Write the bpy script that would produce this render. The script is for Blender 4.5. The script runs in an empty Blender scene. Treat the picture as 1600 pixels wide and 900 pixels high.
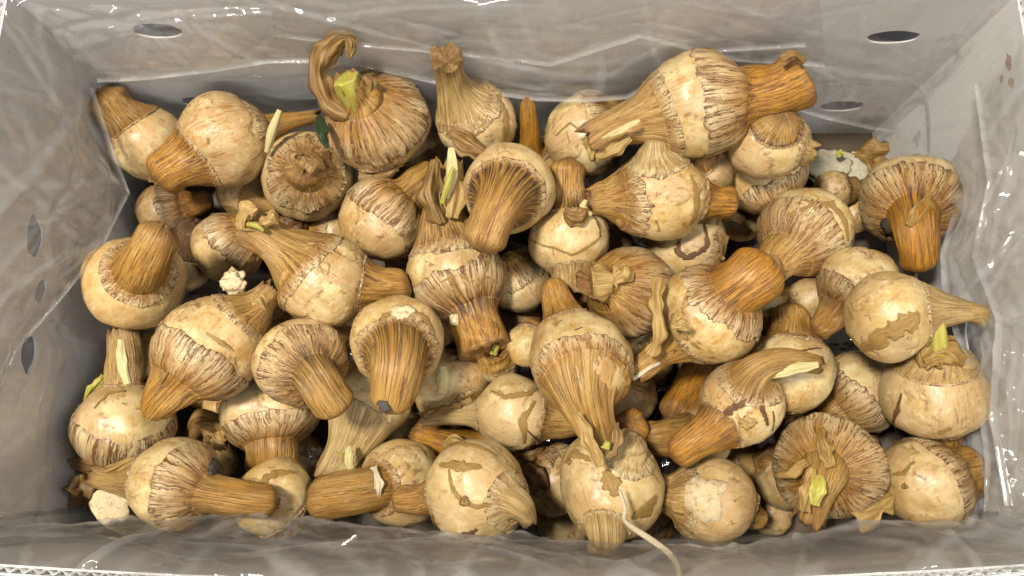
import bpy, math
import numpy as np

# ------------------------------------------------------------------ camera, light, exposure
SC = bpy.context.scene
COL = SC.collection
CAM = np.array([0.0, 0.0, 0.61]); PITCH = math.radians(14.0); FPX = 1200.0
cd = bpy.data.cameras.new('camera'); cam = bpy.data.objects.new('camera', cd); COL.objects.link(cam)
cam.location = CAM; cam.rotation_euler = (PITCH, 0, 0)
cd.sensor_width = 36; cd.lens = 36 * FPX / 1600; cd.clip_start = 0.01; cd.clip_end = 50
SC.camera = cam

w = bpy.data.worlds.new('World'); SC.world = w; w.use_nodes = True
bg = w.node_tree.nodes['Background']; bg.inputs[0].default_value = (0.95, 0.97, 1.0, 1); bg.inputs[1].default_value = 0.13

def area(name, loc, target, sx, sy, power, col):
    l = bpy.data.lights.new(name, 'AREA'); l.shape = 'RECTANGLE'; l.size = sx; l.size_y = sy
    l.energy = power; l.color = col
    o = bpy.data.objects.new(name, l); COL.objects.link(o); o.location = loc
    from mathutils import Vector
    o.rotation_euler = (Vector(target) - Vector(loc)).to_track_quat('-Z', 'Y').to_euler()
    return o
area('ceiling_lamp', (-0.50, 0.12, 1.62), (0, 0.1, 0.1), 0.20, 0.16, 47, (1.0, 0.945, 0.85))
area('ceiling_lamp', (0.95, 0.15, 1.6), (0, 0.1, 0.1), 0.06, 1.1, 13, (1.0, 0.97, 0.93))
area('ceiling_lamp', (0.10, -1.05, 1.55), (0, 0.1, 0.1), 1.1, 0.06, 17, (0.99, 0.98, 0.98))

SC.view_settings.view_transform = 'Standard'; SC.view_settings.look = 'None'
SC.view_settings.exposure = -0.38; SC.view_settings.gamma = 1.0
SC.view_settings.use_curve_mapping = False
cy = SC.cycles
cy.max_bounces = 6; cy.diffuse_bounces = 1; cy.glossy_bounces = 2; cy.transmission_bounces = 4; cy.transparent_max_bounces = 12
cy.caustics_reflective = False; cy.caustics_refractive = False; cy.use_denoising = True
cy.sample_clamp_indirect = 6; cy.use_adaptive_sampling = True; cy.adaptive_threshold = 0.03; cy.use_light_tree = False

# ------------------------------------------------------------------ maths helpers
FW = np.array([0, math.sin(PITCH), -math.cos(PITCH)]); UP = np.array([0, math.cos(PITCH), math.sin(PITCH)]); RT = np.array([1.0, 0, 0])
def ray(px, py): return FW + RT * (px - 800) / FPX + UP * (450 - py) / FPX
def PZ(px, py, z):
    d = ray(px, py); return CAM + d * ((z - CAM[2]) / d[2])
def PX(px, py, x):
    d = ray(px, py); return CAM + d * ((x - CAM[0]) / d[0])
def PY(px, py, y):
    d = ray(px, py); return CAM + d * ((y - CAM[1]) / d[1])
def nrm(v): return v / (np.linalg.norm(v, axis=-1, keepdims=True) + 1e-12)
def sstep(a, b, x):
    t = np.clip((x - a) / (b - a), 0, 1); return t * t * (3 - 2 * t)

def hash3(i, j, k, s):
    h = (i * 374761393 + j * 668265263 + k * 1442695041 + s * 974711) & 0xffffffff
    h = ((h ^ (h >> 13)) * 1274126177) & 0xffffffff
    h = ((h ^ (h >> 16)) * 2246822519) & 0xffffffff
    return ((h ^ (h >> 15)) & 0xffff) / 65535.0
def noise(p, seed=0):
    """value noise in -1..1, p (...,3)"""
    p = np.asarray(p, float); f = np.floor(p); i = f.astype(np.int64); u = p - f; u = u * u * (3 - 2 * u)
    i0, i1, i2 = i[..., 0], i[..., 1], i[..., 2]; r = 0
    for a in (0, 1):
        wa = u[..., 0] if a else 1 - u[..., 0]
        for b in (0, 1):
            wb = u[..., 1] if b else 1 - u[..., 1]
            for c in (0, 1):
                wc = u[..., 2] if c else 1 - u[..., 2]
                r = r + wa * wb * wc * hash3(i0 + a, i1 + b, i2 + c, seed)
    return r * 2 - 1
def fbm(p, seed=0, o=3):
    r = 0; a = 1; p = np.asarray(p, float)
    for q in range(o): r = r + a * noise(p, seed + q * 7); p = p * 2.03 + 3.7; a *= 0.5
    return r / 1.75

# ------------------------------------------------------------------ mesh helpers
def grid_mesh(name, V, closed=True, attrs=None, extra_faces=None):
    """V (rows, cols, 3); closed in columns when asked"""
    R, C = V.shape[:2]; me = bpy.data.meshes.new(name)
    cols = C if closed else C - 1
    a = np.arange(R - 1)[:, None] * C + np.arange(cols)[None, :]
    b = np.arange(R - 1)[:, None] * C + (np.arange(cols)[None, :] + 1) % C
    F = np.stack([a, b, b + C, a + C], -1).reshape(-1, 4)
    me.vertices.add(R * C); me.vertices.foreach_set('co', V.reshape(-1).astype(np.float32))
    me.loops.add(F.size); me.loops.foreach_set('vertex_index', F.reshape(-1).astype(np.int32))
    me.polygons.add(len(F)); me.polygons.foreach_set('loop_start', (np.arange(len(F)) * 4).astype(np.int32))
    me.polygons.foreach_set('loop_total', np.full(len(F), 4, np.int32))
    me.polygons.foreach_set('use_smooth', np.ones(len(F), bool))
    me.update(calc_edges=True)
    for k, (typ, arr) in (attrs or {}).items():
        at = me.attributes.new(k, typ, 'POINT')
        key = {'FLOAT_VECTOR': 'vector', 'FLOAT_COLOR': 'color', 'FLOAT': 'value'}[typ]
        at.data.foreach_set(key, np.ascontiguousarray(arr, np.float32).reshape(-1))
    return me
def link(name, me, mat, parent=None):
    o = bpy.data.objects.new(name, me); COL.objects.link(o)
    if me is not None and mat is not None: me.materials.append(mat)
    if parent is not None:
        o.parent = parent
        pl = np.array(parent.get('_o', (0, 0, 0)))
    return o
def tag(o, label, cat=None, group=None, kind=None):
    if label: o['label'] = label
    if cat: o['category'] = cat
    if group: o['group'] = group
    if kind: o['kind'] = kind
    return o
def box(name, lo, hi, mat, parent=None):
    x0, y0, z0 = lo; x1, y1, z1 = hi
    v = [(x0,y0,z0),(x1,y0,z0),(x1,y1,z0),(x0,y1,z0),(x0,y0,z1),(x1,y0,z1),(x1,y1,z1),(x0,y1,z1)]
    f = [(0,3,2,1),(4,5,6,7),(0,1,5,4),(1,2,6,5),(2,3,7,6),(3,0,4,7)]
    me = bpy.data.meshes.new(name); me.from_pydata(v, [], f); me.update()
    return link(name, me, mat, parent)

# ------------------------------------------------------------------ node helpers
class NT:
    def __init__(s, name):
        s.m = bpy.data.materials.new(name); s.m.use_nodes = True; s.t = s.m.node_tree
        s.t.nodes.clear(); s.out = s.n('ShaderNodeOutputMaterial')
    def n(s, t, **k):
        x = s.t.nodes.new(t)
        for a, b in k.items(): setattr(x, a, b)
        return x
    def l(s, a, b): s.t.links.new(a, b)
    def put(s, sock, v):
        if hasattr(v, 'is_linked') or hasattr(v, 'links'): s.l(v, sock)
        elif v is not None: sock.default_value = v
    def attr(s, name, typ='GEOMETRY'):
        return s.n('ShaderNodeAttribute', attribute_name=name, attribute_type=typ)
    def math(s, op, a, b=None, c=None, clamp=False):
        x = s.n('ShaderNodeMath', operation=op, use_clamp=clamp)
        for i, v in enumerate((a, b, c)):
            if v is not None: s.put(x.inputs[i], v)
        return x.outputs[0]
    def vmath(s, op, a, b=None):
        x = s.n('ShaderNodeVectorMath', operation=op); s.put(x.inputs[0], a)
        if b is not None: s.put(x.inputs[1], b)
        return x.outputs[0]
    def noise(s, vec, scale, detail=3, rough=0.5, dist=0.0):
        x = s.n('ShaderNodeTexNoise'); s.put(x.inputs['Vector'], vec); s.put(x.inputs['Scale'], scale)
        x.inputs['Detail'].default_value = detail; x.inputs['Roughness'].default_value = rough; x.inputs['Distortion'].default_value = dist
        return x.outputs['Fac']
    def mr(s, v, a, b, c=0.0, d=1.0):
        x = s.n('ShaderNodeMapRange'); s.put(x.inputs[0], v); s.put(x.inputs[1], a); s.put(x.inputs[2], b); s.put(x.inputs[3], c); s.put(x.inputs[4], d)
        return x.outputs[0]
    def mix(s, f, a, b, mode='MIX'):
        x = s.n('ShaderNodeMix', data_type='RGBA', blend_type=mode, clamp_factor=True)
        s.put(x.inputs[0], f); s.put(x.inputs[6], a if not isinstance(a, tuple) else (*a, 1)); s.put(x.inputs[7], b if not isinstance(b, tuple) else (*b, 1))
        return x.outputs[2]
    def sep(s, v):
        x = s.n('ShaderNodeSeparateXYZ'); s.put(x.inputs[0], v); return x.outputs
    def comb(s, a, b, c):
        x = s.n('ShaderNodeCombineXYZ')
        for i, v in enumerate((a, b, c)): s.put(x.inputs[i], v)
        return x.outputs[0]
    def bump(s, h, strength, dist, nrm=None):
        x = s.n('ShaderNodeBump'); x.inputs['Strength'].default_value = strength; x.inputs['Distance'].default_value = dist
        s.put(x.inputs['Height'], h)
        if nrm is not None: s.l(nrm, x.inputs['Normal'])
        return x.outputs[0]
    def bsdf(s, col, rough, normal=None, sss=0.0, spec=0.5, rad=0.004, **k):
        b = s.n('ShaderNodeBsdfPrincipled'); s.put(b.inputs['Base Color'], col if not isinstance(col, tuple) else (*col, 1)); s.put(b.inputs['Roughness'], rough)
        b.inputs['Specular IOR Level'].default_value = spec
        if sss:
            b.inputs['Subsurface Weight'].default_value = sss; b.inputs['Subsurface Radius'].default_value = (1, 0.55, 0.25); b.inputs['Subsurface Scale'].default_value = rad
        if normal is not None: s.l(normal, b.inputs['Normal'])
        for a, v in k.items(): s.put(b.inputs[a.replace('_', ' ')], v)
        return b
    def done(s, sh): s.l(sh, s.out.inputs[0]); return s.m

# ------------------------------------------------------------------ materials
def mat_body():
    s = NT('bulb_flesh')
    pc = s.attr('pc').outputs['Vector']; par = s.attr('par'); pr = s.sep(par.outputs['Vector'])
    seed, orange, dark = pr[0], pr[1], pr[2]; pale = par.outputs['Alpha']
    step = s.attr('step').outputs['Fac']; edge = s.attr('edge').outputs['Fac']
    off = s.vmath('SCALE', (13.7, 7.1, 29.3)); s.l(seed, off.node.inputs['Scale'])
    v = s.vmath('ADD', pc, off)
    p = s.sep(pc)
    rr = s.math('SQRT', s.math('ADD', s.math('ADD', s.math('MULTIPLY', p[0], p[0]), s.math('MULTIPLY', p[1], p[1])), 0.004))
    n1 = s.noise(v, 1.7, 4, 0.6); n2 = s.noise(v, 4.5, 4, 0.65, 0.6); n3 = s.noise(v, 12, 3, 0.7); n4 = s.noise(v, 60, 2)
    warp = s.math('MULTIPLY', s.math('SUBTRACT', n2, 0.5), 0.10)
    cx = s.math('ADD', s.math('DIVIDE', p[0], rr), warp); cyy = s.math('ADD', s.math('DIVIDE', p[1], rr), warp)
    def streak(K, c, d): return s.noise(s.vmath('ADD', s.comb(s.math('MULTIPLY', cx, K), s.math('MULTIPLY', cyy, K), s.math('MULTIPLY', p[2], c)), off), 1.0, d, 0.6)
    vein = streak(24, 1.8, 3); sc = streak(40, 8, 2)
    c = s.mix(s.mr(n1, 0.38, 0.62), (0.68, 0.535, 0.275), (0.52, 0.345, 0.12))
    var = s.math('FRACT', s.math('MULTIPLY', seed, 7.31)); var2 = s.math('FRACT', s.math('MULTIPLY', seed, 3.77))
    c = s.mix(s.mr(var, 0.5, 1.0, 0.0, 0.6), c, s.mix(1.0, c, (0.88, 0.72, 0.44), 'MULTIPLY'))
    c = s.mix(s.mr(var2, 0.6, 1.0, 0.0, 0.7), c, s.mix(1.0, c, (1.0, 0.90, 0.92), 'MULTIPLY'))
    c = s.mix(s.math('MULTIPLY', step, 0.85), c, (0.50, 0.325, 0.15))          # outer scale: pinkish tan
    c = s.mix(s.mr(n2, 0.54, 0.70, 0, 0.7), c, (0.72, 0.585, 0.31))
    # ochre stains
    st = s.math('MULTIPLY', s.mr(n2, 0.50, 0.40), s.mr(n3, 0.38, 0.60))
    c = s.mix(s.math('MULTIPLY', st, s.math('ADD', 0.38, s.math('MULTIPLY', orange, 0.5))), c, (0.42, 0.19, 0.018))
    pole = s.math('ADD', s.math('ABSOLUTE', p[2]), s.math('MULTIPLY', s.math('SUBTRACT', vein, 0.5), 0.9))
    c = s.mix(s.math('MULTIPLY', s.mr(pole, 0.50, 1.02), s.math('ADD', 0.45, s.math('MULTIPLY', orange, 0.35))), c, (0.44, 0.215, 0.035))
    # veins
    vm = s.mr(n1, 0.44, 0.60, 0.05, 0.8)
    c = s.mix(s.math('MULTIPLY', s.math('MULTIPLY', s.mr(vein, 0.545, 0.60), vm), s.math('ADD', 0.40, s.math('MULTIPLY', step, 0.45))), c, (0.28, 0.125, 0.028))
    # bruises with a hard outline
    b1 = s.noise(v, 2.9, 4, 0.62, 0.8)
    c = s.mix(s.math('MULTIPLY', s.mr(b1, 0.62, 0.65), s.mr(n3, 0.36, 0.60, 0.1, 0.8)), c, (0.36, 0.175, 0.035))
    c = s.mix(s.math('MULTIPLY', s.mr(b1, 0.66, 0.68), 0.7), c, (0.15, 0.065, 0.02))
    # short scuffs and specks
    c = s.mix(s.math('MULTIPLY', s.mr(sc, 0.61, 0.66), s.mr(n1, 0.44, 0.62, 0.05, 0.8)), c, (0.22, 0.095, 0.02))
    c = s.mix(s.mr(n4, 0.66, 0.72, 0, 0.5), c, (0.19, 0.09, 0.022))
    c = s.mix(s.math('MULTIPLY', edge, s.mr(n3, 0.35, 0.55, 0.3, 1.0)), c, (0.17, 0.075, 0.022))
    c = s.mix(pale, c, s.mix(0.45, c, (0.68, 0.555, 0.295)))
    c = s.mix(s.math('MULTIPLY', dark, 0.75), c, s.mix(0.8, c, (0.12, 0.06, 0.02)))  # darkens the whole bulb; bottom-layer bulbs carry gap shade in this colour
    h = s.math('ADD', s.math('MULTIPLY', vein, 0.4), s.math('ADD', s.math('MULTIPLY', n3, 0.6), s.math('MULTIPLY', sc, 0.3)))
    nb = s.bump(h, 0.4, 0.0006)
    b = s.bsdf(c, s.mr(n3, 0.3, 0.7, 0.30, 0.50), nb, spec=0.5)
    return s.done(b.outputs[0])

def mat_skin():
    s = NT('bulb_skin')
    pc = s.attr('pc').outputs['Vector']; par = s.attr('par'); pr = s.sep(par.outputs['Vector'])
    seed, orange, dark = pr[0], pr[1], pr[2]; pale = par.outputs['Alpha']
    off = s.vmath('SCALE', (17.7, 9.1, 23.3)); s.l(seed, off.node.inputs['Scale'])
    p = s.sep(pc); t = p[2]
    v = s.vmath('ADD', pc, off)
    tube = s.mr(t, 0.90, 1.08)
    n1 = s.noise(v, 1.9, 4, 0.6); n2 = s.noise(v, 5.0, 4, 0.65)
    warp = s.math('MULTIPLY', s.math('SUBTRACT', n1, 0.5), 0.20)
    cx = s.math('ADD', p[0], warp); cyy = s.math('ADD', p[1], warp)
    def streak(K, c, d): return s.noise(s.vmath('ADD', s.comb(s.math('MULTIPLY', cx, K), s.math('MULTIPLY', cyy, K), s.math('MULTIPLY', t, c)), off), 1.0, d, 0.62)
    a = streak(22, 1.3, 4); b2 = streak(5, 0.9, 3); f = streak(46, 2.6, 3)
    tw = s.math('ADD', t, s.math('MULTIPLY', s.math('SUBTRACT', b2, 0.5), 1.1))
    skin = s.mix(s.mr(tw, 0.15, 1.0), s.mix(s.mr(n1, 0.38, 0.62), (0.52, 0.355, 0.175), (0.65, 0.495, 0.265)), (0.36, 0.165, 0.03))
    stub = s.mix(orange, s.mix(s.mr(n1, 0.35, 0.65), (0.34, 0.17, 0.03), (0.52, 0.33, 0.10)), s.mix(s.mr(n2, 0.32, 0.66), (0.58, 0.255, 0.014), (0.32, 0.12, 0.007)))
    c = s.mix(tube, skin, stub)
    c = s.mix(pale, c, s.mix(0.7, c, (0.61, 0.50, 0.25)))
    c = s.mix(s.mr(b2, 0.50, 0.66, 0, 0.6), c, s.mix(orange, (0.27, 0.135, 0.026), (0.25, 0.095, 0.007)))
    dk = s.mix(orange, (0.13, 0.052, 0.011), (0.105, 0.038, 0.006))
    amt = s.math('MULTIPLY', s.mr(n2, 0.36, 0.56, 0.25, 1.0), s.math('SUBTRACT', 1.0, s.math('MULTIPLY', pale, 0.5)))
    c = s.mix(s.math('MULTIPLY', s.mr(a, 0.535, 0.585), amt), c, dk)
    c = s.mix(s.math('MULTIPLY', s.mr(f, 0.55, 0.61), s.mr(n1, 0.38, 0.6, 0.15, 0.75)), c, (0.15, 0.068, 0.018))
    # short dark dashes along the torn margin
    c = s.mix(s.math('MULTIPLY', s.math('MULTIPLY', s.mr(t, 0.45, 0.05), s.mr(n2, 0.38, 0.54, 0.1, 1.0)), s.mr(a, 0.47, 0.53)), c, (0.15, 0.065, 0.02))
    # collar where the stalk leaves the bulb
    col = s.math('MULTIPLY', s.mr(t, 0.5, 1.0), s.mr(t, 1.4, 1.03))
    c = s.mix(s.math('MULTIPLY', s.math('MULTIPLY', col, dark), s.mr(a, 0.42, 0.54, 0.2, 1.0)), c, (0.045, 0.024, 0.013))
    # torn rim
    c = s.mix(s.math('MULTIPLY', s.mr(t, 0.08, 0.0), s.mr(n2, 0.35, 0.55, 0.0, 0.9)), c, (0.14, 0.06, 0.02))
    # weathered end
    c = s.mix(s.math('MULTIPLY', s.mr(t, 1.80, 1.98), s.mr(n2, 0.35, 0.58, 0.25, 0.9)), c, (0.20, 0.10, 0.035))
    wet = s.attr('wet').outputs['Fac']
    c = s.mix(wet, c, (0.06, 0.026, 0.01))  # wet darkening; bottom-layer bulbs also use it to deepen painted gap shade
    h = s.math('ADD', s.math('MULTIPLY', s.mr(a, 0.47, 0.60), -0.7), s.math('MULTIPLY', f, -0.6))
    nb = s.bump(h, 0.6, 0.0007)
    b = s.bsdf(c, s.mr(n2, 0.3, 0.7, 0.30, 0.50), nb, spec=0.5)
    return s.done(b.outputs[0])

def mat_plain(name, c0, c1, scale, rough=0.5, stretch=None, c2=None, bump=0.0006, sss=0.0, spec=0.4):
    s = NT(name); tc = s.n('ShaderNodeTexCoord').outputs['Object']
    pc = s.attr('pc').outputs['Vector']
    v = pc if stretch else tc
    if stretch: v = s.vmath('MULTIPLY', pc, stretch)
    n = s.noise(v, scale, 5, 0.62); n2 = s.noise(v, scale * 2.7, 4, 0.6)
    c = s.mix(s.mr(n, 0.35, 0.65), c0, c1)
    if c2: c = s.mix(s.mr(n2, 0.55, 0.66, 0, 0.8), c, c2)
    b = s.bsdf(c, rough, s.bump(s.math('ADD', n, n2), 0.6, bump), sss=sss, spec=spec)
    return s.done(b.outputs[0])

def mat_card():
    s = NT('grey_card'); tc = s.n('ShaderNodeTexCoord').outputs['Object']
    n = s.noise(tc, 9, 5, 0.6); n2 = s.noise(tc, 900, 2)
    fl = s.noise(s.vmath('MULTIPLY', tc, (330, 330, 9)), 1, 2)
    c = s.mix(s.mr(n, 0.3, 0.7), (0.76, 0.735, 0.70), (0.82, 0.80, 0.77))
    c = s.mix(s.mr(fl, 0.45, 0.7, 0, 0.25), c, (0.64, 0.60, 0.55))
    c = s.mix(s.mr(s.noise(tc, 26, 4, 0.7), 0.66, 0.74, 0, 0.5), c, (0.33, 0.24, 0.16))
    b = s.bsdf(c, 0.75, s.bump(s.math('ADD', fl, n2), 0.25, 0.0008), spec=0.25)
    return s.done(b.outputs[0])

def mat_film():
    s = NT('clear_film'); g = s.n('ShaderNodeTexCoord').outputs['Object']; hz = s.attr('haze').outputs['Fac']
    v = s.n('ShaderNodeTexVoronoi'); v.inputs['Scale'].default_value = 46; s.l(s.vmath('MULTIPLY', g, (1, 1.4, 0.7)), v.inputs['Vector'])
    fc = s.vmath('MULTIPLY', s.vmath('SUBTRACT', v.outputs['Color'], (0.5, 0.5, 0.5)), (0.10, 0.10, 0.10))
    nn = s.vmath('NORMALIZE', s.vmath('ADD', s.n('ShaderNodeNewGeometry').outputs['Normal'], fc))
    lw = s.n('ShaderNodeLayerWeight'); lw.inputs['Blend'].default_value = 0.25
    gl = s.n('ShaderNodeBsdfGlossy'); gl.inputs['Roughness'].default_value = 0.06; gl.inputs['Color'].default_value = (1, 1, 1, 1); s.l(nn, gl.inputs['Normal'])
    tr = s.n('ShaderNodeBsdfTransparent'); tr.inputs['Color'].default_value = (0.97, 0.97, 0.965, 1)
    df = s.n('ShaderNodeBsdfDiffuse'); df.inputs['Color'].default_value = (0.84, 0.82, 0.79, 1); s.l(nn, df.inputs['Normal'])
    tl = s.n('ShaderNodeBsdfTranslucent'); tl.inputs['Color'].default_value = (0.84, 0.82, 0.79, 1)
    mk = s.n('ShaderNodeMixShader'); mk.inputs[0].default_value = 0.4; s.l(df.outputs[0], mk.inputs[1]); s.l(tl.outputs[0], mk.inputs[2])
    m1 = s.n('ShaderNodeMixShader'); s.l(s.math('ADD', s.mr(lw.outputs['Facing'], 0.2, 1.0, 0.025, 0.11), s.math('MULTIPLY', hz, 0.10)), m1.inputs[0]); s.l(tr.outputs[0], m1.inputs[1]); s.l(mk.outputs[0], m1.inputs[2])
    m2 = s.n('ShaderNodeMixShader'); s.l(s.mr(lw.outputs['Fresnel'], 0.0, 1.0, 0.055, 0.09), m2.inputs[0]); s.l(m1.outputs[0], m2.inputs[1]); s.l(gl.outputs[0], m2.inputs[2])
    return s.done(m2.outputs[0])

M_BODY = mat_body(); M_SKIN = mat_skin(); M_CARD = mat_card(); M_FILM = mat_film()
M_GREEN = mat_plain('green_shoot', (0.34, 0.33, 0.02), (0.56, 0.47, 0.13), 1.0, 0.42, (7, 7, 1.0), (0.22, 0.14, 0.025))
M_PALEG = mat_plain('pale_shoot', (0.60, 0.53, 0.26), (0.52, 0.42, 0.17), 1.0, 0.42, (8, 8, 1.0), (0.40, 0.24, 0.06))
M_DRY = mat_plain('dry_leaf', (0.14, 0.072, 0.018), (0.34, 0.20, 0.065), 1.0, 0.5, (11, 11, 1.2), (0.07, 0.03, 0.012))
M_TAN = mat_plain('tan_leaf', (0.28, 0.155, 0.04), (0.52, 0.36, 0.13), 1.0, 0.5, (11, 11, 1.2), (0.18, 0.085, 0.03))
M_BLACK = mat_plain('black_rot', (0.022, 0.018, 0.014), (0.06, 0.045, 0.03), 90, 0.6)
M_CUT = mat_plain('cut_flesh', (0.70, 0.58, 0.36), (0.60, 0.45, 0.24), 110, 0.6, None, (0.42, 0.27, 0.11), bump=0.002)
M_STRIP = mat_plain('brown_strip', (0.25, 0.135, 0.03), (0.40, 0.25, 0.075), 1.0, 0.5, (14, 14, 2), (0.12, 0.056, 0.012))
M_DARK = mat_plain('dark_strip', (0.10, 0.045, 0.016), (0.18, 0.09, 0.035), 1.0, 0.45, (14, 14, 2), (0.045, 0.02, 0.01))
M_WHITE = mat_plain('white_skin', (0.55, 0.49, 0.35), (0.63, 0.57, 0.42), 60, 0.35, None, (0.46, 0.37, 0.22))
M_ROOT = mat_plain('pale_root', (0.62, 0.54, 0.38), (0.54, 0.43, 0.26), 1.0, 0.5, (9, 9, 3), None)
M_LEAFG = mat_plain('dark_green_leaf', (0.014, 0.034, 0.010), (0.028, 0.05, 0.016), 1.0, 0.4, (9, 9, 2), None)
M_FLOOR = mat_plain('dark_shelf', (0.010, 0.012, 0.018), (0.018, 0.02, 0.027), 9, 0.5)
M_RIM = mat_plain('white_card_edge', (0.66, 0.65, 0.62), (0.56, 0.54, 0.50), 120, 0.7)
M_LABEL = mat_plain('rust_stain', (0.30, 0.12, 0.06), (0.36, 0.16, 0.09), 80, 0.7)
M_SHADE_KRAFT = mat_plain('shade_dark_kraft', (0.085, 0.055, 0.03), (0.13, 0.085, 0.05), 40, 0.8)  # bottom card colour darkened to stand in for shade between the bulbs

# ------------------------------------------------------------------ the carton
X0, X1, Y0, Y1, RZ = -0.311, 0.311, -0.045, 0.290, 0.195
import bmesh
def front_bow(x): return -0.012 * (1 - (x / 0.311) ** 2) + 0.006
def panel(name, lu, lv, holes, to3, th, mat, parent, nseg=28):
    """flat sheet with elliptical holes: lu, lv = (lo, hi); holes = (u, v, ru, rv, rot)"""
    bm = bmesh.new(); E = []
    def loop(pts):
        vs = [bm.verts.new((*p, 0)) for p in pts]
        for i in range(len(vs)): E.append(bm.edges.new((vs[i], vs[(i + 1) % len(vs)])))
    n = 24
    us = np.linspace(lu[0], lu[1], n)
    loop([(u, lv[0]) for u in us] + [(u, lv[1]) for u in us[::-1]])
    for (hu, hv, ru, rv, rot) in holes:
        ca, sa = math.cos(rot), math.sin(rot); pts = []
        for k in range(nseg):
            a = 2 * math.pi * k / nseg; jag = 1 + (0.22 * float(noise(np.array([math.cos(a) * 1.6 + hu * 90, math.sin(a) * 1.6, hv * 90]), 5)) if 'end' in name else 0.05 * float(noise(np.array([math.cos(a) * 2 + hu * 90, math.sin(a) * 2, 0.0]), 5))); x, y = ru * math.copysign(abs(math.cos(a)) ** 0.85, math.cos(a)), rv * math.sin(a)
            x *= jag; y *= jag; pts.append((hu + x * ca - y * sa, hv + x * sa + y * ca))
        loop(pts)
    bmesh.ops.triangle_fill(bm, use_beauty=True, edges=E)
    bad = [f for f in bm.faces if any(((f.calc_center_median().x - h[0]) * math.cos(h[4]) + (f.calc_center_median().y - h[1]) * math.sin(h[4])) ** 2 / h[2] ** 2 + (-(f.calc_center_median().x - h[0]) * math.sin(h[4]) + (f.calc_center_median().y - h[1]) * math.cos(h[4])) ** 2 / h[3] ** 2 < 0.9 for h in holes)]
    if bad: print('HOLE FACES', len(bad)); bmesh.ops.delete(bm, geom=bad, context='FACES')
    for v in bm.verts: v.co = to3(v.co.x, v.co.y)
    me = bpy.data.meshes.new(name); bm.to_mesh(me); bm.free()
    o = link(name, me, mat, parent)
    md = o.modifiers.new('thick', 'SOLIDIFY'); md.thickness = th; md.offset = 0
    return o
shelf = box('shelf', (-3, -3, -0.06), (3, 3, -0.02), M_FLOOR); tag(shelf, None, kind='structure')

carton = bpy.data.objects.new('carton', None); COL.objects.link(carton)
tag(carton, 'open grey cardboard carton with oval hand holes holding the bulbs', 'carton')
T = 0.0012; G = 0.0042
def hole_back(px, py, ru, rv): p = PY(px, py, Y1); return (p[0], p[2], ru, rv, 0.0)
hb = [hole_back(245, 47, 0.0165, 0.0085), hole_back(1395, 57, 0.0175, 0.0075), hole_back(1315, 165, 0.017, 0.0085), hole_back(318, 158, 0.017, 0.0085)]
def hole_left(px, py, ru, rv, rot): p = PX(px, py, X0); return (p[1], p[2], ru, rv, rot)
hl = [hole_left(52, 370, 0.013, 0.008, 0.3), hole_left(62, 455, 0.009, 0.005, -0.3), hole_left(42, 552, 0.012, 0.008, 0.2)]
hr = [(0.09, 0.10, 0.017, 0.008, 0.0)]
for k, off in enumerate((0.0, G)):
    if k:                                   # the outer ply is torn back wider round each hole
        hb = [(a, b_ - 0.005, c * 1.3, d * 1.8, e) for a, b_, c, d, e in hb]; hl = [(a, b_ - 0.008, c * 1.7, d * 2.6, e) for a, b_, c, d, e in hl]; hr = [(a, b_ - 0.005, c * 1.3, d * 1.8, e) for a, b_, c, d, e in hr]
    panel('side_panel', (X0, X1), (0, RZ), hb, lambda u, v, off=off: (u, Y1 + off, v), T, M_CARD, carton)
    panel('side_panel', (X0, X1), (0, RZ), [], lambda u, v, off=off: (u, Y0 + front_bow(u) - off, v), T, M_CARD, carton)
    panel('end_panel', (Y0, Y1), (0, RZ), hl, lambda u, v, off=off: (X0 - off, u, v), T, M_CARD, carton)
    panel('end_panel', (Y0, Y1), (0, RZ), hr, lambda u, v, off=off: (X1 + off, u, v), T, M_CARD, carton)
box('bottom_panel', (X0 - G, Y0 - 0.014, -0.006), (X1 + G, Y1 + G, -0.0005), M_SHADE_KRAFT, carton)
def flute(name, p0, p1, nrmv, bow=False):
    p0, p1, nrmv = map(np.array, (p0, p1, nrmv)); L = np.linalg.norm(p1 - p0); n = int(L / 0.0075) * 10
    s = np.linspace(0, 1, n); base = p0[None] + (p1 - p0)[None] * s[:, None]
    if bow: base[:, 1] += np.array([front_bow(x) for x in base[:, 0]])
    wv = G / 2 + (G / 2 - T * 0.6) * np.sin(s * L / 0.0075 * 2 * math.pi)
    top = base + nrmv[None] * wv[:, None]; top[:, 2] = RZ - 0.0004; bot = top.copy(); bot[:, 2] = RZ - 0.02
    o = link(name, grid_mesh(name, np.stack([bot, top]), closed=False), M_RIM, carton)
    md = o.modifiers.new('thick', 'SOLIDIFY'); md.thickness = 0.0006
flute('corrugation', (X0, Y0, 0), (X1, Y0, 0), (0, -1, 0), True); flute('corrugation', (X0, Y1, 0), (X1, Y1, 0), (0, 1, 0))
flute('corrugation', (X0, Y0, 0), (X0, Y1, 0), (-1, 0, 0)); flute('corrugation', (X1, Y0, 0), (X1, Y1, 0), (1, 0, 0))
# rusty scuffs on the inside of the end panels
for (px, py, r, xx) in ((1578, 98, 0.0045, X1), (1582, 128, 0.0035, X1), (1566, 122, 0.002, X1)):
    p = PX(px, py, xx); q = np.linspace(0, 2 * math.pi, 14, endpoint=False)
    rr = r * (1 + 0.5 * noise(np.stack([np.cos(q) * 2 + px, np.sin(q) * 2, 0 * q], -1), 3)); sg = -1 if xx > 0 else 1
    ring = np.stack([np.full(14, p[0] + sg * 0.0009), p[1] + rr * np.cos(q), p[2] + rr * 0.7 * np.sin(q)], -1); cen = np.repeat(np.array([[p[0] + sg * 0.0009, p[1], p[2]]]), 14, 0)
    link('scuff', grid_mesh('scuff', np.stack([ring, cen])), M_LABEL, carton)

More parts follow.
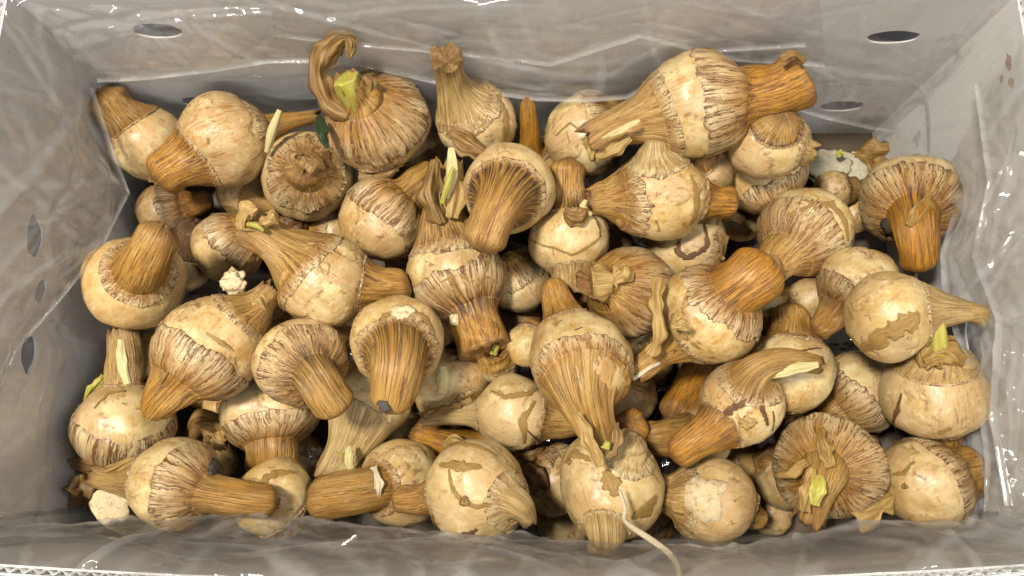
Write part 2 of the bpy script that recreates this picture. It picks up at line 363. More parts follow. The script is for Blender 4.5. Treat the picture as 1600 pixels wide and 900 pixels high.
# ------------------------------------------------------------------ clear plastic liner
liner = bpy.data.objects.new('plastic_liner', None); COL.objects.link(liner)
tag(liner, 'crinkled clear plastic bag lining the carton and folded over its rim', 'plastic bag')
def crumple(P2, seed, n, size, amp):
    """straight creases of limited length on a flat (u, v) domain in metres"""
    rg = np.random.RandomState(seed); lo, hi = P2.reshape(-1, 2).min(0), P2.reshape(-1, 2).max(0); h = np.zeros(P2.shape[:2])
    for k in range(n):
        c = lo + (hi - lo) * rg.rand(2); a = rg.rand() * math.pi; sz = size * (0.35 + 1.3 * rg.rand() ** 2)
        d = P2 - c; s = d[..., 0] * math.cos(a) + d[..., 1] * math.sin(a); t = -d[..., 0] * math.sin(a) + d[..., 1] * math.cos(a)
        prof = np.exp(-np.abs(t) / (0.07 * sz + 0.0012)) * (1 if rg.rand() < .6 else -1)
        h += amp * (sz / size) * prof * np.exp(-(s / sz) ** 4) * (0.4 + rg.rand())
        if rg.rand() < 0.4: h += amp * 1.2 * (sz / size) * np.tanh(t / (0.05 * sz)) * np.exp(-(s ** 2 + t ** 2) / sz ** 2) * (rg.rand() - .5)
    return h
def sharp(P2, seed, n, amp):
    rg = np.random.RandomState(seed + 500); lo, hi = P2.reshape(-1, 2).min(0), P2.reshape(-1, 2).max(0); h = np.zeros(P2.shape[:2])
    for k in range(n):
        c = lo + (hi - lo) * rg.rand(2); a = rg.rand() * math.pi; L = 0.015 + 0.10 * rg.rand() ** 2; wd = 0.0016 + 0.0014 * rg.rand()
        d = P2 - c; bend = 2.5 * (rg.rand() - .5)
        s = d[..., 0] * math.cos(a) + d[..., 1] * math.sin(a); t = -d[..., 0] * math.sin(a) + d[..., 1] * math.cos(a) + bend * s * s
        h += amp * (0.25 + rg.rand() ** 2) * np.maximum(0, 1 - np.abs(t) / (2.2 * wd)) * np.exp(-(s / L) ** 4) * (1 if rg.rand() < .75 else -1)
    return h
def film(name, V, amp, seed, n=60, size=0.05, hem=()):
    """displace a sheet along its normals and link it as a part of the liner"""
    du = np.gradient(V, axis=1); dv = np.gradient(V, axis=0); N = nrm(np.cross(du, dv))
    lu = np.concatenate([[0], np.cumsum(np.linalg.norm(np.diff(V[len(V) // 2], axis=0), axis=-1))])
    lv = np.concatenate([[0], np.cumsum(np.linalg.norm(np.diff(V[:, V.shape[1] // 2], axis=0), axis=-1))])
    U = np.stack(np.broadcast_arrays(lu[None, :], lv[:, None]), -1)
    a = amp if np.isscalar(amp) else 1.0
    h = crumple(U, seed, n, size, a)
    h = h * (amp if not np.isscalar(amp) else 1.0)
    sh = sharp(U, seed, int(n * 1.0), 0.0024) * (1 if np.isscalar(amp) else (amp > 0.0012)); h = h + sh
    hz = np.clip(fbm(np.concatenate([U * 9, 0 * U[..., :1]], -1), seed, 3) * 1.3 + 0.25, 0, 1) ** 1.5 + np.clip(np.abs(sh) / 0.0010, 0, 1) * 1.6
    if hem: h[-9:] *= 0.1 if name != 'front_fold' else 1.0
    for r_, k_ in hem: hz[r_] += k_  # extra milkiness on hem rows paints in a bright highlight line
    return link(name, grid_mesh(name, V + N * h[..., None], closed=False, attrs={'haze': ('FLOAT', hz.reshape(-1))}), M_FILM, liner)
def perim(n):
    r = 0.022; xs0, xs1, ys0, ys1 = X0, X1, Y0, Y1; pts = []
    def seg(a, b, m):
        for k in range(m): pts.append(np.array(a) + (np.array(b) - np.array(a)) * k / m)
    def arc(cx, cyy, a0, m=10):
        for k in range(m):
            a = a0 + math.pi / 2 * k / m; pts.append(np.array([cx + r * math.cos(a), cyy + r * math.sin(a)]))
    seg((xs1, ys0 + r), (xs1, ys1 - r), n // 3); arc(xs1 - r, ys1 - r, 0); seg((xs1 - r, ys1), (xs0 + r, ys1), int(n * 0.62))
    arc(xs0 + r, ys1 - r, math.pi / 2); seg((xs0, ys1 - r), (xs0, ys0 + r), n // 3); arc(xs0 + r, ys0 + r, math.pi); seg((xs0 + r, ys0), (xs1 - r, ys0), int(n * 0.62)); arc(xs1 - r, ys0 + r, 1.5 * math.pi)
    pts.append(pts[0]); return np.array(pts)
pp = perim(420)
tn = np.roll(pp[:-1], -1, 0) - np.roll(pp[:-1], 1, 0); tn = np.concatenate([tn, tn[:1]]); tn = nrm(tn); inn = np.stack([-tn[:, 1], tn[:, 0]], -1)
prof = [(-0.0135, 0.157), (-0.013, 0.172), (-0.0115, 0.187), (-0.008, 0.1975), (-0.003, 0.2005), (0.002, 0.1985)]
prof += [(0.0045 + 0.006 * math.sin(math.pi * k / 100) * (1 if k < 50 else 0.4), 0.195 - 0.193 * k / 100) for k in range(1, 101)]
Vw = np.zeros((len(prof), len(pp), 3)); Am = np.zeros((len(prof), len(pp)))
fb = np.array([front_bow(x) if y < Y0 + 0.02 else 0 for x, y in pp])
sarc = np.concatenate([[0], np.cumsum(np.linalg.norm(np.diff(pp, axis=0), axis=1))])
for j, (o_, z_) in enumerate(prof):
    wv = 0.004 * noise(np.stack([sarc * 9, np.full_like(sarc, z_ * 12), sarc * 0], -1), 5) * (0.3 if j < 6 else 1)
    wv[-1] = wv[0]
    q = pp + inn * (o_ + np.maximum(wv, -0.003))[:, None]
    Vw[j, :, :2] = q; Vw[j, :, 1] += fb; Vw[j, :, 2] = z_ + 0.0015 * noise(np.stack([sarc * 25, sarc * 0, sarc * 0], -1), 8) * (1 if j < 7 else 0.2)
    Am[j] = 0.0020 if j > 6 else 0.0010
film('wall_sheet', Vw, Am, 11, n=210, size=0.09)
gx, gy = np.meshgrid(np.linspace(X0 + 0.004, X1 - 0.004, 160), np.linspace(Y0 - 0.004, Y1 - 0.004, 90))
film('floor_sheet', np.stack([gx, gy, np.full_like(gx, 0.003)], -1), 0.0016, 21, n=120, size=0.05)

def polyl(pts, n):
    pts = np.array(pts, float); s = np.linspace(0, len(pts) - 1, n); i = np.minimum(s.astype(int), len(pts) - 2); f = (s - i)[:, None]; f = f * f * (3 - 2 * f) * 0.5 + f * 0.5
    return pts[i] * (1 - f) + pts[i + 1] * f
def bez(a, b, c, t): return a * (1 - t) ** 2 + b * 2 * t * (1 - t) + c * t * t
# folds of film sagging inward over the front rim
def front_fold(edge_px, zedge, seed, zr, yoff):
    E = np.array([PZ(x, y, zedge) for x, y in polyl(edge_px, 420)]); rows = []
    Rm = E.copy(); Rm[:, 1] = Y0 + np.array([front_bow(x) for x in E[:, 0]]) - yoff; Rm[:, 2] = zr
    C = (E + Rm) / 2; C[:, 2] = zr + 0.002; C[:, 1] += 0.004
    Out = Rm.copy(); Out[:, 1] -= 0.012; Out[:, 2] -= 0.03
    for t in np.linspace(0, 1, 8)[:-1]: rows.append(Out * (1 - t) + Rm * t)
    for t in np.linspace(0, 1, 34): rows.append(bez(Rm, C, E, t))
    D = E.copy(); D[:, 2] -= 0.045; D[:, 1] -= 0.018; K = E.copy(); K[:, 1] += 0.004; K[:, 2] -= 0.006
    for t in np.linspace(0, 1, 14)[1:]: rows.append(bez(E, K, D, t))
    V = np.array(rows); V[..., 0] = np.clip(V[..., 0], X0 - 0.014, X1 + 0.014)
    film('front_fold', V, 0.0014, seed, n=60, size=0.09, hem=[(38, 1.0), (39, 1.8), (40, 2.4), (41, 1.8), (42, 1.0)])
front_fold([(-80, 824), (60, 818), (170, 812), (260, 803), (340, 803), (440, 809), (560, 820), (660, 830), (780, 843), (900, 858)], 0.128, 31, 0.200, 0.0)
front_fold([(180, 905), (300, 880), (440, 858), (560, 846), (700, 841), (860, 846), (1000, 853), (1130, 850), (1230, 842), (1290, 826), (1345, 812), (1440, 808), (1540, 812), (1680, 824)], 0.140, 32, 0.2015, 0.002)
# loose drape hanging from the far rim
def drape(name, top, bot, sag, seed, amp=0.0010, n=30, size=0.10):
    A = polyl(top, 300); Bq = polyl(bot, 300); rows = []
    for t in np.linspace(0, 1, 80):
        P = A * (1 - t) + Bq * t; P = P + np.array(sag)[None] * (math.sin(math.pi * t ** 0.8) * (0.75 + 0.25 * np.sin(np.linspace(0, 9, 300) + seed)))[:, None]; rows.append(P)
    
    
    inw = nrm(np.array(sag)); hem = rows[-1]
    for q in range(1, 7): a = q / 6 * 2.6; rows.append(hem + inw[None] * 0.0016 * (1 - math.cos(a)) - np.array([0, 0, 0.0022 * math.sin(a)])[None])
    film(name, np.array(rows), amp, seed, n=n, size=size, hem=[(r_, 2.2) for r_ in range(79, 86)])
drape('back_drape', [PY(x, -4, Y1 - 0.004) for x in (330, 500, 700, 860, 1000, 1120)],
      [PY(360, 92, .284), PY(470, 92, .283), PY(560, 97, .282), PY(640, 115, .281), PY(740, 138, .274), PY(840, 151, .258), PY(920, 153, .258), PY(980, 148, .259), PY(1020, 126, .262), PY(1050, 92, .270), PY(1130, 74, .276), PY(1260, 66, .281)], (0, -0.003, 0.0), 41)
drape('back_drape', [PY(x, 8, Y1 - 0.008) for x in (40, 130, 240, 340, 420)],
      [PY(150, 122, .272), PY(230, 118, .270), PY(330, 106, .270), PY(420, 92, .272), PY(500, 90, .276)], (0, -0.006, 0.0), 42)
drape('back_drape', [PY(x, 66, Y1 - 0.008) for x in (1120, 1250, 1400, 1480, 1540)],
      [PY(1190, 150, .281), PY(1290, 180, .279), PY(1360, 196, .277), PY(1430, 206, .274), PY(1478, 250, .262)], (0, -0.006, 0.0), 43, 0.0012)
# loose sheets along the end panels
drape('end_drape', [PX(x, y, X0 + 0.010) for x, y in ((2, 30), (-20, 200), (-36, 380), (-50, 560), (-66, 740))],
      [PZ(138, 135, .115), PZ(172, 240, .105), PZ(196, 300, .10), PZ(150, 392, .125), PZ(86, 470, .135), PZ(20, 545, .145), PZ(-20, 640, .15)], (0.006, 0, 0.0), 44, 0.0012, 40)
drape('end_drape', [PX(x, y, X1 - 0.010) for x, y in ((1600, 60), (1618, 250), (1630, 420), (1645, 600), (1662, 800))],
      [PZ(1478, 262, .10), PZ(1497, 330, .12), PZ(1478, 400, .135), PZ(1483, 470, .14), PZ(1506, 540, .138), PZ(1535, 620, .13), PZ(1548, 720, .125), PZ(1545, 800, .125)], (-0.006, 0, 0.0), 45, 0.0014, 50)
drape('back_drape', [PY(x, -4, Y1 - 0.006) for x in (420, 600, 900, 1100, 1280)],
      [PY(430, 50, .284), PY(560, 66, .281), PY(700, 78, .276), PY(860, 96, .276), PY(1000, 52, .280), PY(1150, 88, .280), PY(1290, 98, .281)], (0, -0.002, 0.0), 46)
drape('end_drape', [PX(x, y, X1 - 0.008) for x, y in ((1600, 60), (1618, 250), (1630, 420), (1645, 600), (1662, 800))],
      [PX(1530, 130, .298), PX(1552, 280, .290), PX(1528, 400, .290), PX(1566, 500, .286), PX(1556, 650, .284), PX(1580, 790, .284)], (-0.002, 0, 0.0), 48, 0.001, 40)

# ------------------------------------------------------------------ bulbs
ZL = {0: 0.036, 1: 0.066, 2: 0.094, 3: 0.124}
CAT = []
def B(cx, cy, R, layer, label, stub=None, neck=None, st=45, nt=60, orange=0.3, dark=0.4, pale=0.0, sq=0.95, step=0.1, ex=(), lod=1, rag=0.3, wet=0.0, bdark=0.0, nflare=1.9, sflare=1.35, ncol=0.0, cap='round', ndir=None, sdir=None):
    CAT.append(dict(cx=cx, cy=cy, R=R, z=ZL[layer] if layer in ZL else layer, label=label, stub=stub, neck=neck, st=st, nt=nt, orange=orange, dark=dark, pale=pale,
                    sq=sq, step=step, ex=ex, lod=lod, rag=rag, wet=wet, bdark=bdark, nflare=nflare, sflare=sflare, ncol=ncol, cap=cap, ndir=ndir, sdir=sdir))

class Body:
    def __init__(s, k, d):
        s.k = k; s.d = d; s.c = PZ(d['cx'], d['cy'], d['z']); s.dep = float((s.c - CAM) @ FW); s.m = s.dep / FPX; s.R = d['R'] * s.m
        s.rg = np.random.RandomState(1000 + k); s.seed = s.rg.rand() * 40
        def tipof(a): return PZ(a[0], a[1], s.c[2] + a[2])
        s.stip = tipof(d['stub']) if d['stub'] else None; s.ntip = tipof(d['neck']) if d['neck'] else None
        def dirof(tip, ov):
            if ov is not None: return nrm(PZ(ov[0], ov[1], s.c[2] + ov[2]) - s.c)
            return nrm(tip - s.c)
        s.sd = dirof(s.stip, d['sdir']) if d['stub'] else None; s.nd = dirof(s.ntip, d['ndir']) if d['neck'] else None
        ax = s.nd if s.nd is not None else (-s.sd if s.sd is not None else nrm(s.rg.randn(3)))
        if s.nd is not None and s.sd is not None and d['neck'][3] < 0.6 * d['stub'][3] + 8: ax = nrm(s.nd - s.sd)
        s.ax = ax; s.e1 = nrm(np.cross(ax, [0.3, 0.5, 0.81])); s.e2 = np.cross(ax, s.e1); s.thr = d['step'] + 0.25 * (s.rg.rand() - .5)
    def local(s, D): return np.stack([D @ s.e1, D @ s.e2, D @ s.ax], -1)
    def stepmask(s, D):
        L = s.local(D) * np.array([1.25, 1.25, 0.8])
        m = noise(L * 1.15 + s.seed, 2) + 0.30 * noise(L * 4 + s.seed, 3) + 0.14 * noise(L * 11 + s.seed, 4) + 0.07 * noise(L * 26 + s.seed, 6) - s.thr
        return sstep(0.0, 0.06, m), np.exp(-((m - 0.02) / 0.028) ** 2)
    def rad(s, D, stepped=True):
        ca = np.clip(D @ s.ax, -1, 1); sq = s.d['sq']
        r = 1 / np.sqrt((1 - ca ** 2) + ca ** 2 / sq ** 2)
        r = r * (1 + 0.085 * noise(D * 1.2 + s.seed, 1) + 0.030 * noise(D * 2.9 + s.seed, 9) + 0.004 * noise(D * 9 + s.seed, 12))
        if s.nd is not None: r = r * (1 + 0.13 * np.exp(-(np.arccos(np.clip(D @ s.nd, -1, 1)) / 0.6) ** 2))
        r = r * s.R
        if stepped: r = r + 0.0007 * s.stepmask(D)[0]
        return r
    def hit(s, px, py, off=0.0):
        d = nrm(ray(px, py)); oc = CAM - s.c; b = d @ oc; R = s.R; q = b * b - (oc @ oc - R * R)
        p = CAM + d * (-b - math.sqrt(max(q, 0))); D = nrm(p - s.c)
        return s.c + D * (float(s.rad(D[None])[0]) + off), D

def par_arr(n, a, b, c, dd): return ('FLOAT_COLOR', np.tile(np.array([a, b, c, dd], np.float32), (n, 1)))
def build_body(b, root):
    lod = b.d['lod']; nt, nf = (80, 112) if lod == 2 else ((64, 92) if lod == 1 else (36, 52))
    th = np.linspace(0.004, math.pi - 0.004, nt); ph = np.linspace(0, 2 * math.pi, nf, endpoint=False)
    T_, F_ = np.meshgrid(th, ph, indexing='ij')
    D = np.cos(T_)[..., None] * b.ax + np.sin(T_)[..., None] * (np.cos(F_)[..., None] * b.e1 + np.sin(F_)[..., None] * b.e2)
    r = b.rad(D); sm, ed = b.stepmask(D); V = D * r[..., None]
    n = nt * nf
    me = grid_mesh('body', V, attrs={'pc': ('FLOAT_VECTOR', b.local(D).reshape(-1, 3)), 'step': ('FLOAT', sm.reshape(-1)), 'edge': ('FLOAT', ed.reshape(-1)),
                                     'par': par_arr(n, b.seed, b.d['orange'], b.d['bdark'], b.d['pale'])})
    return link('body', me, M_BODY, root)

def frame_along(Q, e):
    T_ = nrm(np.gradient(Q, axis=0)); E1 = []; 
    for t in T_:
        e = e - t * (e @ t); e = e / np.linalg.norm(e); E1.append(e)
    E1 = np.array(E1); return T_, E1, np.cross(T_, E1)

def build_sheath(b, root, name, d, tip, hw0, hw1, theta, flare, kind, orange, dark, pale, seed, cap='round', flat=1.0):
    lod = b.d['lod']; nf = 112 if lod == 2 else (92 if lod == 1 else 48); nb = 18 if lod else 8; ntb = 30 if lod else 14
    rg = np.random.RandomState(int(seed * 97) % 100000)
    e1 = nrm(np.cross(d, [0.21, 0.77, 0.4])); e2 = np.cross(d, e1)
    rn, rt = hw0 * b.m, hw1 * b.m; rb = min(flare * rn, 0.86 * b.R); th0 = math.asin(rb / b.R)
    ph = np.linspace(0, 2 * math.pi, nf, endpoint=False); cs = np.stack([np.cos(ph), np.sin(ph), 0 * ph], -1)
    the = math.radians(theta); rag = b.d['rag']
    e_ = 1 + rag * fbm(cs * 1.3 + seed, 4, 2) + rag * 0.45 * noise(cs * 6 + seed, 5) + rag * 0.30 * noise(cs * 17 + seed, 6)
    thE = np.clip(th0 + (the - th0) * e_, th0 + 0.06, 2.6)
    rows = []; pcs = []
    K = 17 if kind == 'stub' else 22
    def rib(t, k=K): return noise(np.stack([np.cos(ph) * k + seed, np.sin(ph) * k, 0 * ph + t * 1.3], -1), 7) * 0.7 + 0.45 * noise(np.stack([np.cos(ph) * k * 2.1 + seed, np.sin(ph) * k * 2.1, 0 * ph + t * 2.4], -1), 8)
    for j in range(nb + 1):
        f = (j / nb) ** 0.9; th = thE + (th0 - thE) * f
        D = np.cos(th)[:, None] * d + np.sin(th)[:, None] * (np.cos(ph)[:, None] * e1 + np.sin(ph)[:, None] * e2)
        off = -0.0004 if j == 0 else 0.0008 + (0.0012 * np.clip(noise(cs * 3.2 + seed, 15), 0, 1) if j in (1, 2) else 0.0004 * f)
        ra = b.rad(D) + off + (0.00022 + (0.0004 if kind == 'stub' else 0.0001) * f) * rib(f) * (j > 0)
        rows.append(D * ra[:, None]); pcs.append(np.concatenate([cs[:, :2], np.full((nf, 1), f)], 1))
    ring = rows[-1]; q0 = d * float((ring @ d).mean()); tl = tip - b.c
    L = np.linalg.norm(tl - q0); bend = 0.15 * L * rg.randn(3)
    mid = q0 + d * 0.45 * L + bend * 0.35
    ss = np.linspace(0, 1, ntb + 1) ** 1.25
    Q = np.array([bez(q0, mid, tl, s) for s in ss])
    T_, E1, E2 = frame_along(Q, e1)
    arc = np.concatenate([[0], np.cumsum(np.linalg.norm(np.diff(Q, axis=0), axis=1))]); Lt = arc[-1]
    fil = (0.36 if kind == 'stub' else 0.75) * rb
    res = None
    for j in range(ntb + 1):
        s = arc[j] / Lt; dec = math.exp(-arc[j] / fil)
        rho = (rn + (rt - rn) * s) * (1 + (0.05 * math.sin(3.1 * s + seed) if kind == 'stub' else 0.06 * math.sin(4 * s + seed))) + (rb - rn) * dec
        amp = (0.026 if kind == 'stub' else 0.024) * (0.35 + 0.65 * min(1, s * 4))
        rr = rho * (1 + amp * rib(1 + s) + 0.17 * noise(cs * 1.1 + seed + s * 1.5, 21))
        if kind == 'neck':
            rr = rr * (1 + 0.08 * s * noise(cs * 2.3 + seed, 33))
        fl = 1 - (1 - flat) * min(1, s * 2)
        if cap == 'round' and kind == 'stub':
            tail = (1 - s) * Lt / (0.55 * rt + 1e-6)
            if tail < 1: rr = rr * math.sqrt(max(0.0, 1 - (1 - tail) ** 2 * 0.80))
        P = Q[j][None] + rr[:, None] * (np.cos(ph)[:, None] * E1[j] + fl * np.sin(ph)[:, None] * E2[j])
        if j == 0: res = ring - P
        P = P + res * dec
        if kind == 'neck' and s > 0.55:      # frayed end
            P = P + T_[j][None] * ((s - 0.55) / 0.45 * rt * 0.9 * (fbm(cs * 2.2 + seed, 40, 3) + 0.1))[:, None]
        rows.append(P); pcs.append(np.concatenate([cs[:, :2], np.full((nf, 1), 1 + s)], 1))
    last = rows[-1]; cen = last.mean(0)
    if kind == 'stub':
        for q in (0.7, 0.4, 0.02):
            wob = 0.22 * rt * noise(np.concatenate([cs[:, :2] * q * 4 + seed, np.full((nf, 1), q)], 1), 50)
            P = cen + (last - cen) * q + T_[-1][None] * ((0.12 * rt * (1 - q) * (1 if cap == 'round' else -0.6)) + wob)[:, None]
            rows.append(P); pcs.append(np.concatenate([cs[:, :2] * q, np.full((nf, 1), 2.0)], 1))
    else:
        for q in (0.85, 0.6, 0.02):
            P = cen + (last - cen) * q - T_[-1][None] * rt * 0.8 * (1 - q)
            rows.append(P); pcs.append(np.concatenate([cs[:, :2] * q, np.full((nf, 1), 2.0)], 1))
    V = np.array(rows); n = V.shape[0] * V.shape[1]; pc = np.array(pcs).reshape(-1, 3)
    wet = np.full(n, b.d['wet'])
    me = grid_mesh(name, V, attrs={'pc': ('FLOAT_VECTOR', pc), 'par': par_arr(n, seed, orange, dark, pale), 'wet': ('FLOAT', wet)})
    return link(name, me, M_SKIN, root)

def tube(name, P, rad, mat, root, org, nf=20, flat=1.0, seed=0.0, rough=0.12):
    P = np.array(P, float); n = max(12, 8 * len(P)); s = np.linspace(0, len(P) - 1, n)
    def cr(A):
        A = np.array(A, float); i = np.clip(np.floor(s).astype(int), 0, len(A) - 2); f = (s - i).reshape(-1, *([1] * (A.ndim - 1)))
        p0, p1, p2, p3 = A[np.maximum(i - 1, 0)], A[i], A[i + 1], A[np.minimum(i + 2, len(A) - 1)]
        return 0.5 * (2 * p1 + (p2 - p0) * f + (2 * p0 - 5 * p1 + 4 * p2 - p3) * f ** 2 + (3 * p1 - p0 - 3 * p2 + p3) * f ** 3)
    Q = cr(P); r = np.maximum(cr(rad), 1e-5); T_, E1, E2 = frame_along(Q, nrm(np.cross(Q[1] - Q[0], [0.3, 0.2, 0.9])))
    ph = np.linspace(0, 2 * math.pi, nf, endpoint=False); cs = np.stack([np.cos(ph), np.sin(ph), 0 * ph], -1); rows = []; pcs = []
    def add(c, rr, j, t):
        w_ = 1 + rough * noise(np.stack([np.cos(ph) * 3 + seed, np.sin(ph) * 3, 0 * ph + t * 2], -1), 3)
        rows.append(c + (rr * w_)[:, None] * (np.cos(ph)[:, None] * E1[j] + flat * np.sin(ph)[:, None] * E2[j]) - org); pcs.append(np.concatenate([cs[:, :2], np.full((nf, 1), t)], 1))
    add(Q[0], r[0] * 0.05, 0, 0); add(Q[0], r[0] * 0.8, 0, 0)
    for j in range(n): add(Q[j], r[j], j, j / n)
    add(Q[-1] + T_[-1] * r[-1] * 0.08, r[-1] * 0.9, -1, 1); add(Q[-1] + T_[-1] * r[-1] * 0.02, r[-1] * 0.5, -1, 1); add(Q[-1] + T_[-1] * r[-1] * 0.06, r[-1] * 0.03, -1, 1)
    V = np.array(rows)
    return link(name, grid_mesh(name, V, attrs={'pc': ('FLOAT_VECTOR', np.array(pcs).reshape(-1, 3))}), mat, root)

def ribbon(name, P, wid, mat, root, org, cup=0.5, seed=0.0, nrmv=None, thick=0.0002, ragged=0.4, wob=0.42):
    """papery strip along P, cupped across"""
    P = np.array(P, float); n = max(16, 10 * len(P)); s = np.linspace(0, len(P) - 1, n)
    def cr(A):
        A = np.array(A, float); i = np.clip(np.floor(s).astype(int), 0, len(A) - 2); f = (s - i).reshape(-1, *([1] * (A.ndim - 1)))
        p0, p1, p2, p3 = A[np.maximum(i - 1, 0)], A[i], A[i + 1], A[np.minimum(i + 2, len(A) - 1)]
        return 0.5 * (2 * p1 + (p2 - p0) * f + (2 * p0 - 5 * p1 + 4 * p2 - p3) * f ** 2 + (3 * p1 - p0 - 3 * p2 + p3) * f ** 3)
    Q = cr(P); wd = np.maximum(cr(wid), 2e-4); T_ = nrm(np.gradient(Q, axis=0)); N = nrm(CAM - Q) if nrmv is None else cr(nrmv)
    S = nrm(np.cross(T_, N)); N = nrm(np.cross(S, T_)); u = np.linspace(-1, 1, 15); rows = []; pcs = []
    for j in range(n):
        wj = wd[j] * (1 + ragged * noise(np.stack([u * 0 + np.sign(u) * 5 + seed, u * 0 + j * 0.22, u * 0], -1), 3))
        dz = cup * wd[j] * (u ** 2) + wob * wd[j] * (noise(np.stack([u * 2.5 + seed, u * 0 + j * 0.15, u * 0], -1), 4) + 0.8 * noise(np.stack([u * 6 + seed, u * 0 + j * 0.07, u * 0], -1), 5))
        rows.append(Q[j] + S[j] * (u * wj)[:, None] - N[j] * dz[:, None] - org); pcs.append(np.stack([u * 0.42, u * 0 + seed, u * 0 + j / n * 2], -1))
    o = link(name, grid_mesh(name, np.array(rows), closed=False, attrs={'pc': ('FLOAT_VECTOR', np.array(pcs).reshape(-1, 3))}), mat, root)
    md = o.modifiers.new('thick', 'SOLIDIFY'); md.thickness = thick
    return o

def build_extra(b, root, k, e):
    kind = e[0]; org = b.c
    if kind == 'strip':                                  # loose strip of skin lying on the bulb
        pts, wpx, mat = e[1], e[2], e[3]
        n = len(pts); H = [b.hit(x, y, 0.0010) for x, y in pts]; Pp = [h[0] for h in H]; Nn = [h[1] for h in H]
        D = np.array(Nn); 
        wl = [wpx * b.m * (0.3 if i in (0, n - 1) else 1.0) for i in range(n)]
        fine_p, fine_n, fine_w = [], [], []
        for i in range(n - 1):
            for t in (0, 0.33, 0.67):
                d_ = nrm(D[i] * (1 - t) + D[i + 1] * t); fine_p.append(b.c + d_ * (float(b.rad(d_[None])[0]) + 0.0010)); fine_n.append(d_); fine_w.append(wl[i] * (1 - t) + wl[i + 1] * t)
        fine_p.append(Pp[-1]); fine_n.append(D[-1]); fine_w.append(wl[-1])
        ribbon('skin_strip', fine_p, fine_w, mat, root, org, cup=0.10, seed=k * 1.7 + pts[0][0], nrmv=fine_n, thick=0.0003, wob=0.04)
    elif kind == 'spot':                                 # rotten or scarred patch on the bulb
        px, py, r, mat = e[1:5]; p, d = b.hit(px, py); e1 = nrm(np.cross(d, [0.3, 0.1, 0.9])); e2 = np.cross(d, e1); nf = 30
        ph = np.linspace(0, 2 * math.pi, nf, endpoint=False); rows = []; rr = r * b.m; lift = 0.0022 if mat is M_BLACK else 0.0
        for q, off in ((1.0, -0.0006), (0.93, 0.0014), (0.7, 0.0018), (0.4, 0.0022), (0.15, 0.0016), (0.01, 0.0012)):
            a = q * rr / b.R * (1 + 0.35 * noise(np.stack([np.cos(ph) * 2 + px, np.sin(ph) * 2, 0 * ph], -1), 2) + 0.2 * noise(np.stack([np.cos(ph) * 6 + px, np.sin(ph) * 6, 0 * ph], -1), 3))
            D = np.cos(a)[:, None] * d + np.sin(a)[:, None] * (np.cos(ph)[:, None] * e1 + np.sin(ph)[:, None] * e2)
            rows.append(D * (b.rad(D) + off + (lift if off > 0 else 0) + 0.0006 * q * noise(D * 60, 5))[:, None])
        link(e[5] if len(e) > 5 else 'scar', grid_mesh('scar', np.array(rows), attrs={'pc': ('FLOAT_VECTOR', np.array(rows).reshape(-1, 3) * 60)}), mat, root)
    elif kind in ('sprout', 'tube'):
        pts, hw, mat = e[1], e[2], e[3]
        P = [PZ(x, y, b.c[2] + dz) for x, y, dz in pts]
        tube(e[4] if len(e) > 4 else 'sprout', P, [h * b.m for h in hw], mat, root, org, flat=0.75, seed=k, rough=0.3)
    elif kind == 'nub':
        x, y, dz, h0, h1, th = e[1:7]; tip = PZ(x, y, b.c[2] + dz); build_sheath(b, root, 'side_nub', nrm(tip - b.c), tip, h0, h1, th, 1.55, 'stub', 0.05, 0.0, 0.75, b.seed + 11.3)
    elif kind == 'leaf':
        pts, hw, mat = e[1], e[2], e[3]
        P = [PZ(x, y, b.c[2] + dz) for x, y, dz in pts]
        ribbon(e[4] if len(e) > 4 else 'dry_leaf', P, [h * b.m for h in hw], mat, root, org, cup=e[5] if len(e) > 5 else 0.55, seed=k + pts[0][0], **(dict(ragged=0.15, wob=0.15) if len(e) > 4 and e[4] == 'sprout' else {}))

# catalogue: body centre and size, which layer of the heap, where the stalk stub and the neck end
# --- far row
B(235, 226, 58, 1, 'cream bulb whose thick brown stub reaches the far corner beside the end panel', stub=(160, 143, .030, 32, 31), st=38, orange=.35, dark=.55, pale=.2)
B(350, 216, 69, 2, 'bulb with a bent yellow shoot and a flaring orange stub aimed at the corner', stub=(243, 284, .005, 36, 34), st=52, orange=.6, dark=.6, neck=(500, 180, -.012, 17, 13), nt=40, step=-.15, nflare=1.2, rag=.45, lod=2,
  ex=[('sprout', [(416, 238, .012), (425, 205, .022), (437, 172, .03)], (4, 6.5, 4), M_PALEG)])
B(480, 277, 70, 1, 'squat bulb lying face up with a round withered brown knob in its middle', stub=(477, 262, .043, 25, 30), st=60, orange=.1, dark=.3, pale=.35, sq=.9, rag=.4, wet=.12,
  ex=[('leaf', [(478, 262, .048), (462, 246, .050), (474, 240, .046)], (14, 12, 3), M_DRY, 'dry_leaf', .9), ('leaf', [(480, 268, .048), (494, 256, .049), (484, 246, .046)], (12, 12, 3), M_DRY, 'dry_leaf', .9), ('leaf', [(482, 292, .040), (489, 316, .036)], (2.0, 1.2), M_DARK, 'dry_leaf'), ('leaf', [(505, 235, .028), (514, 260, .033)], (7, 4), M_DARK)])
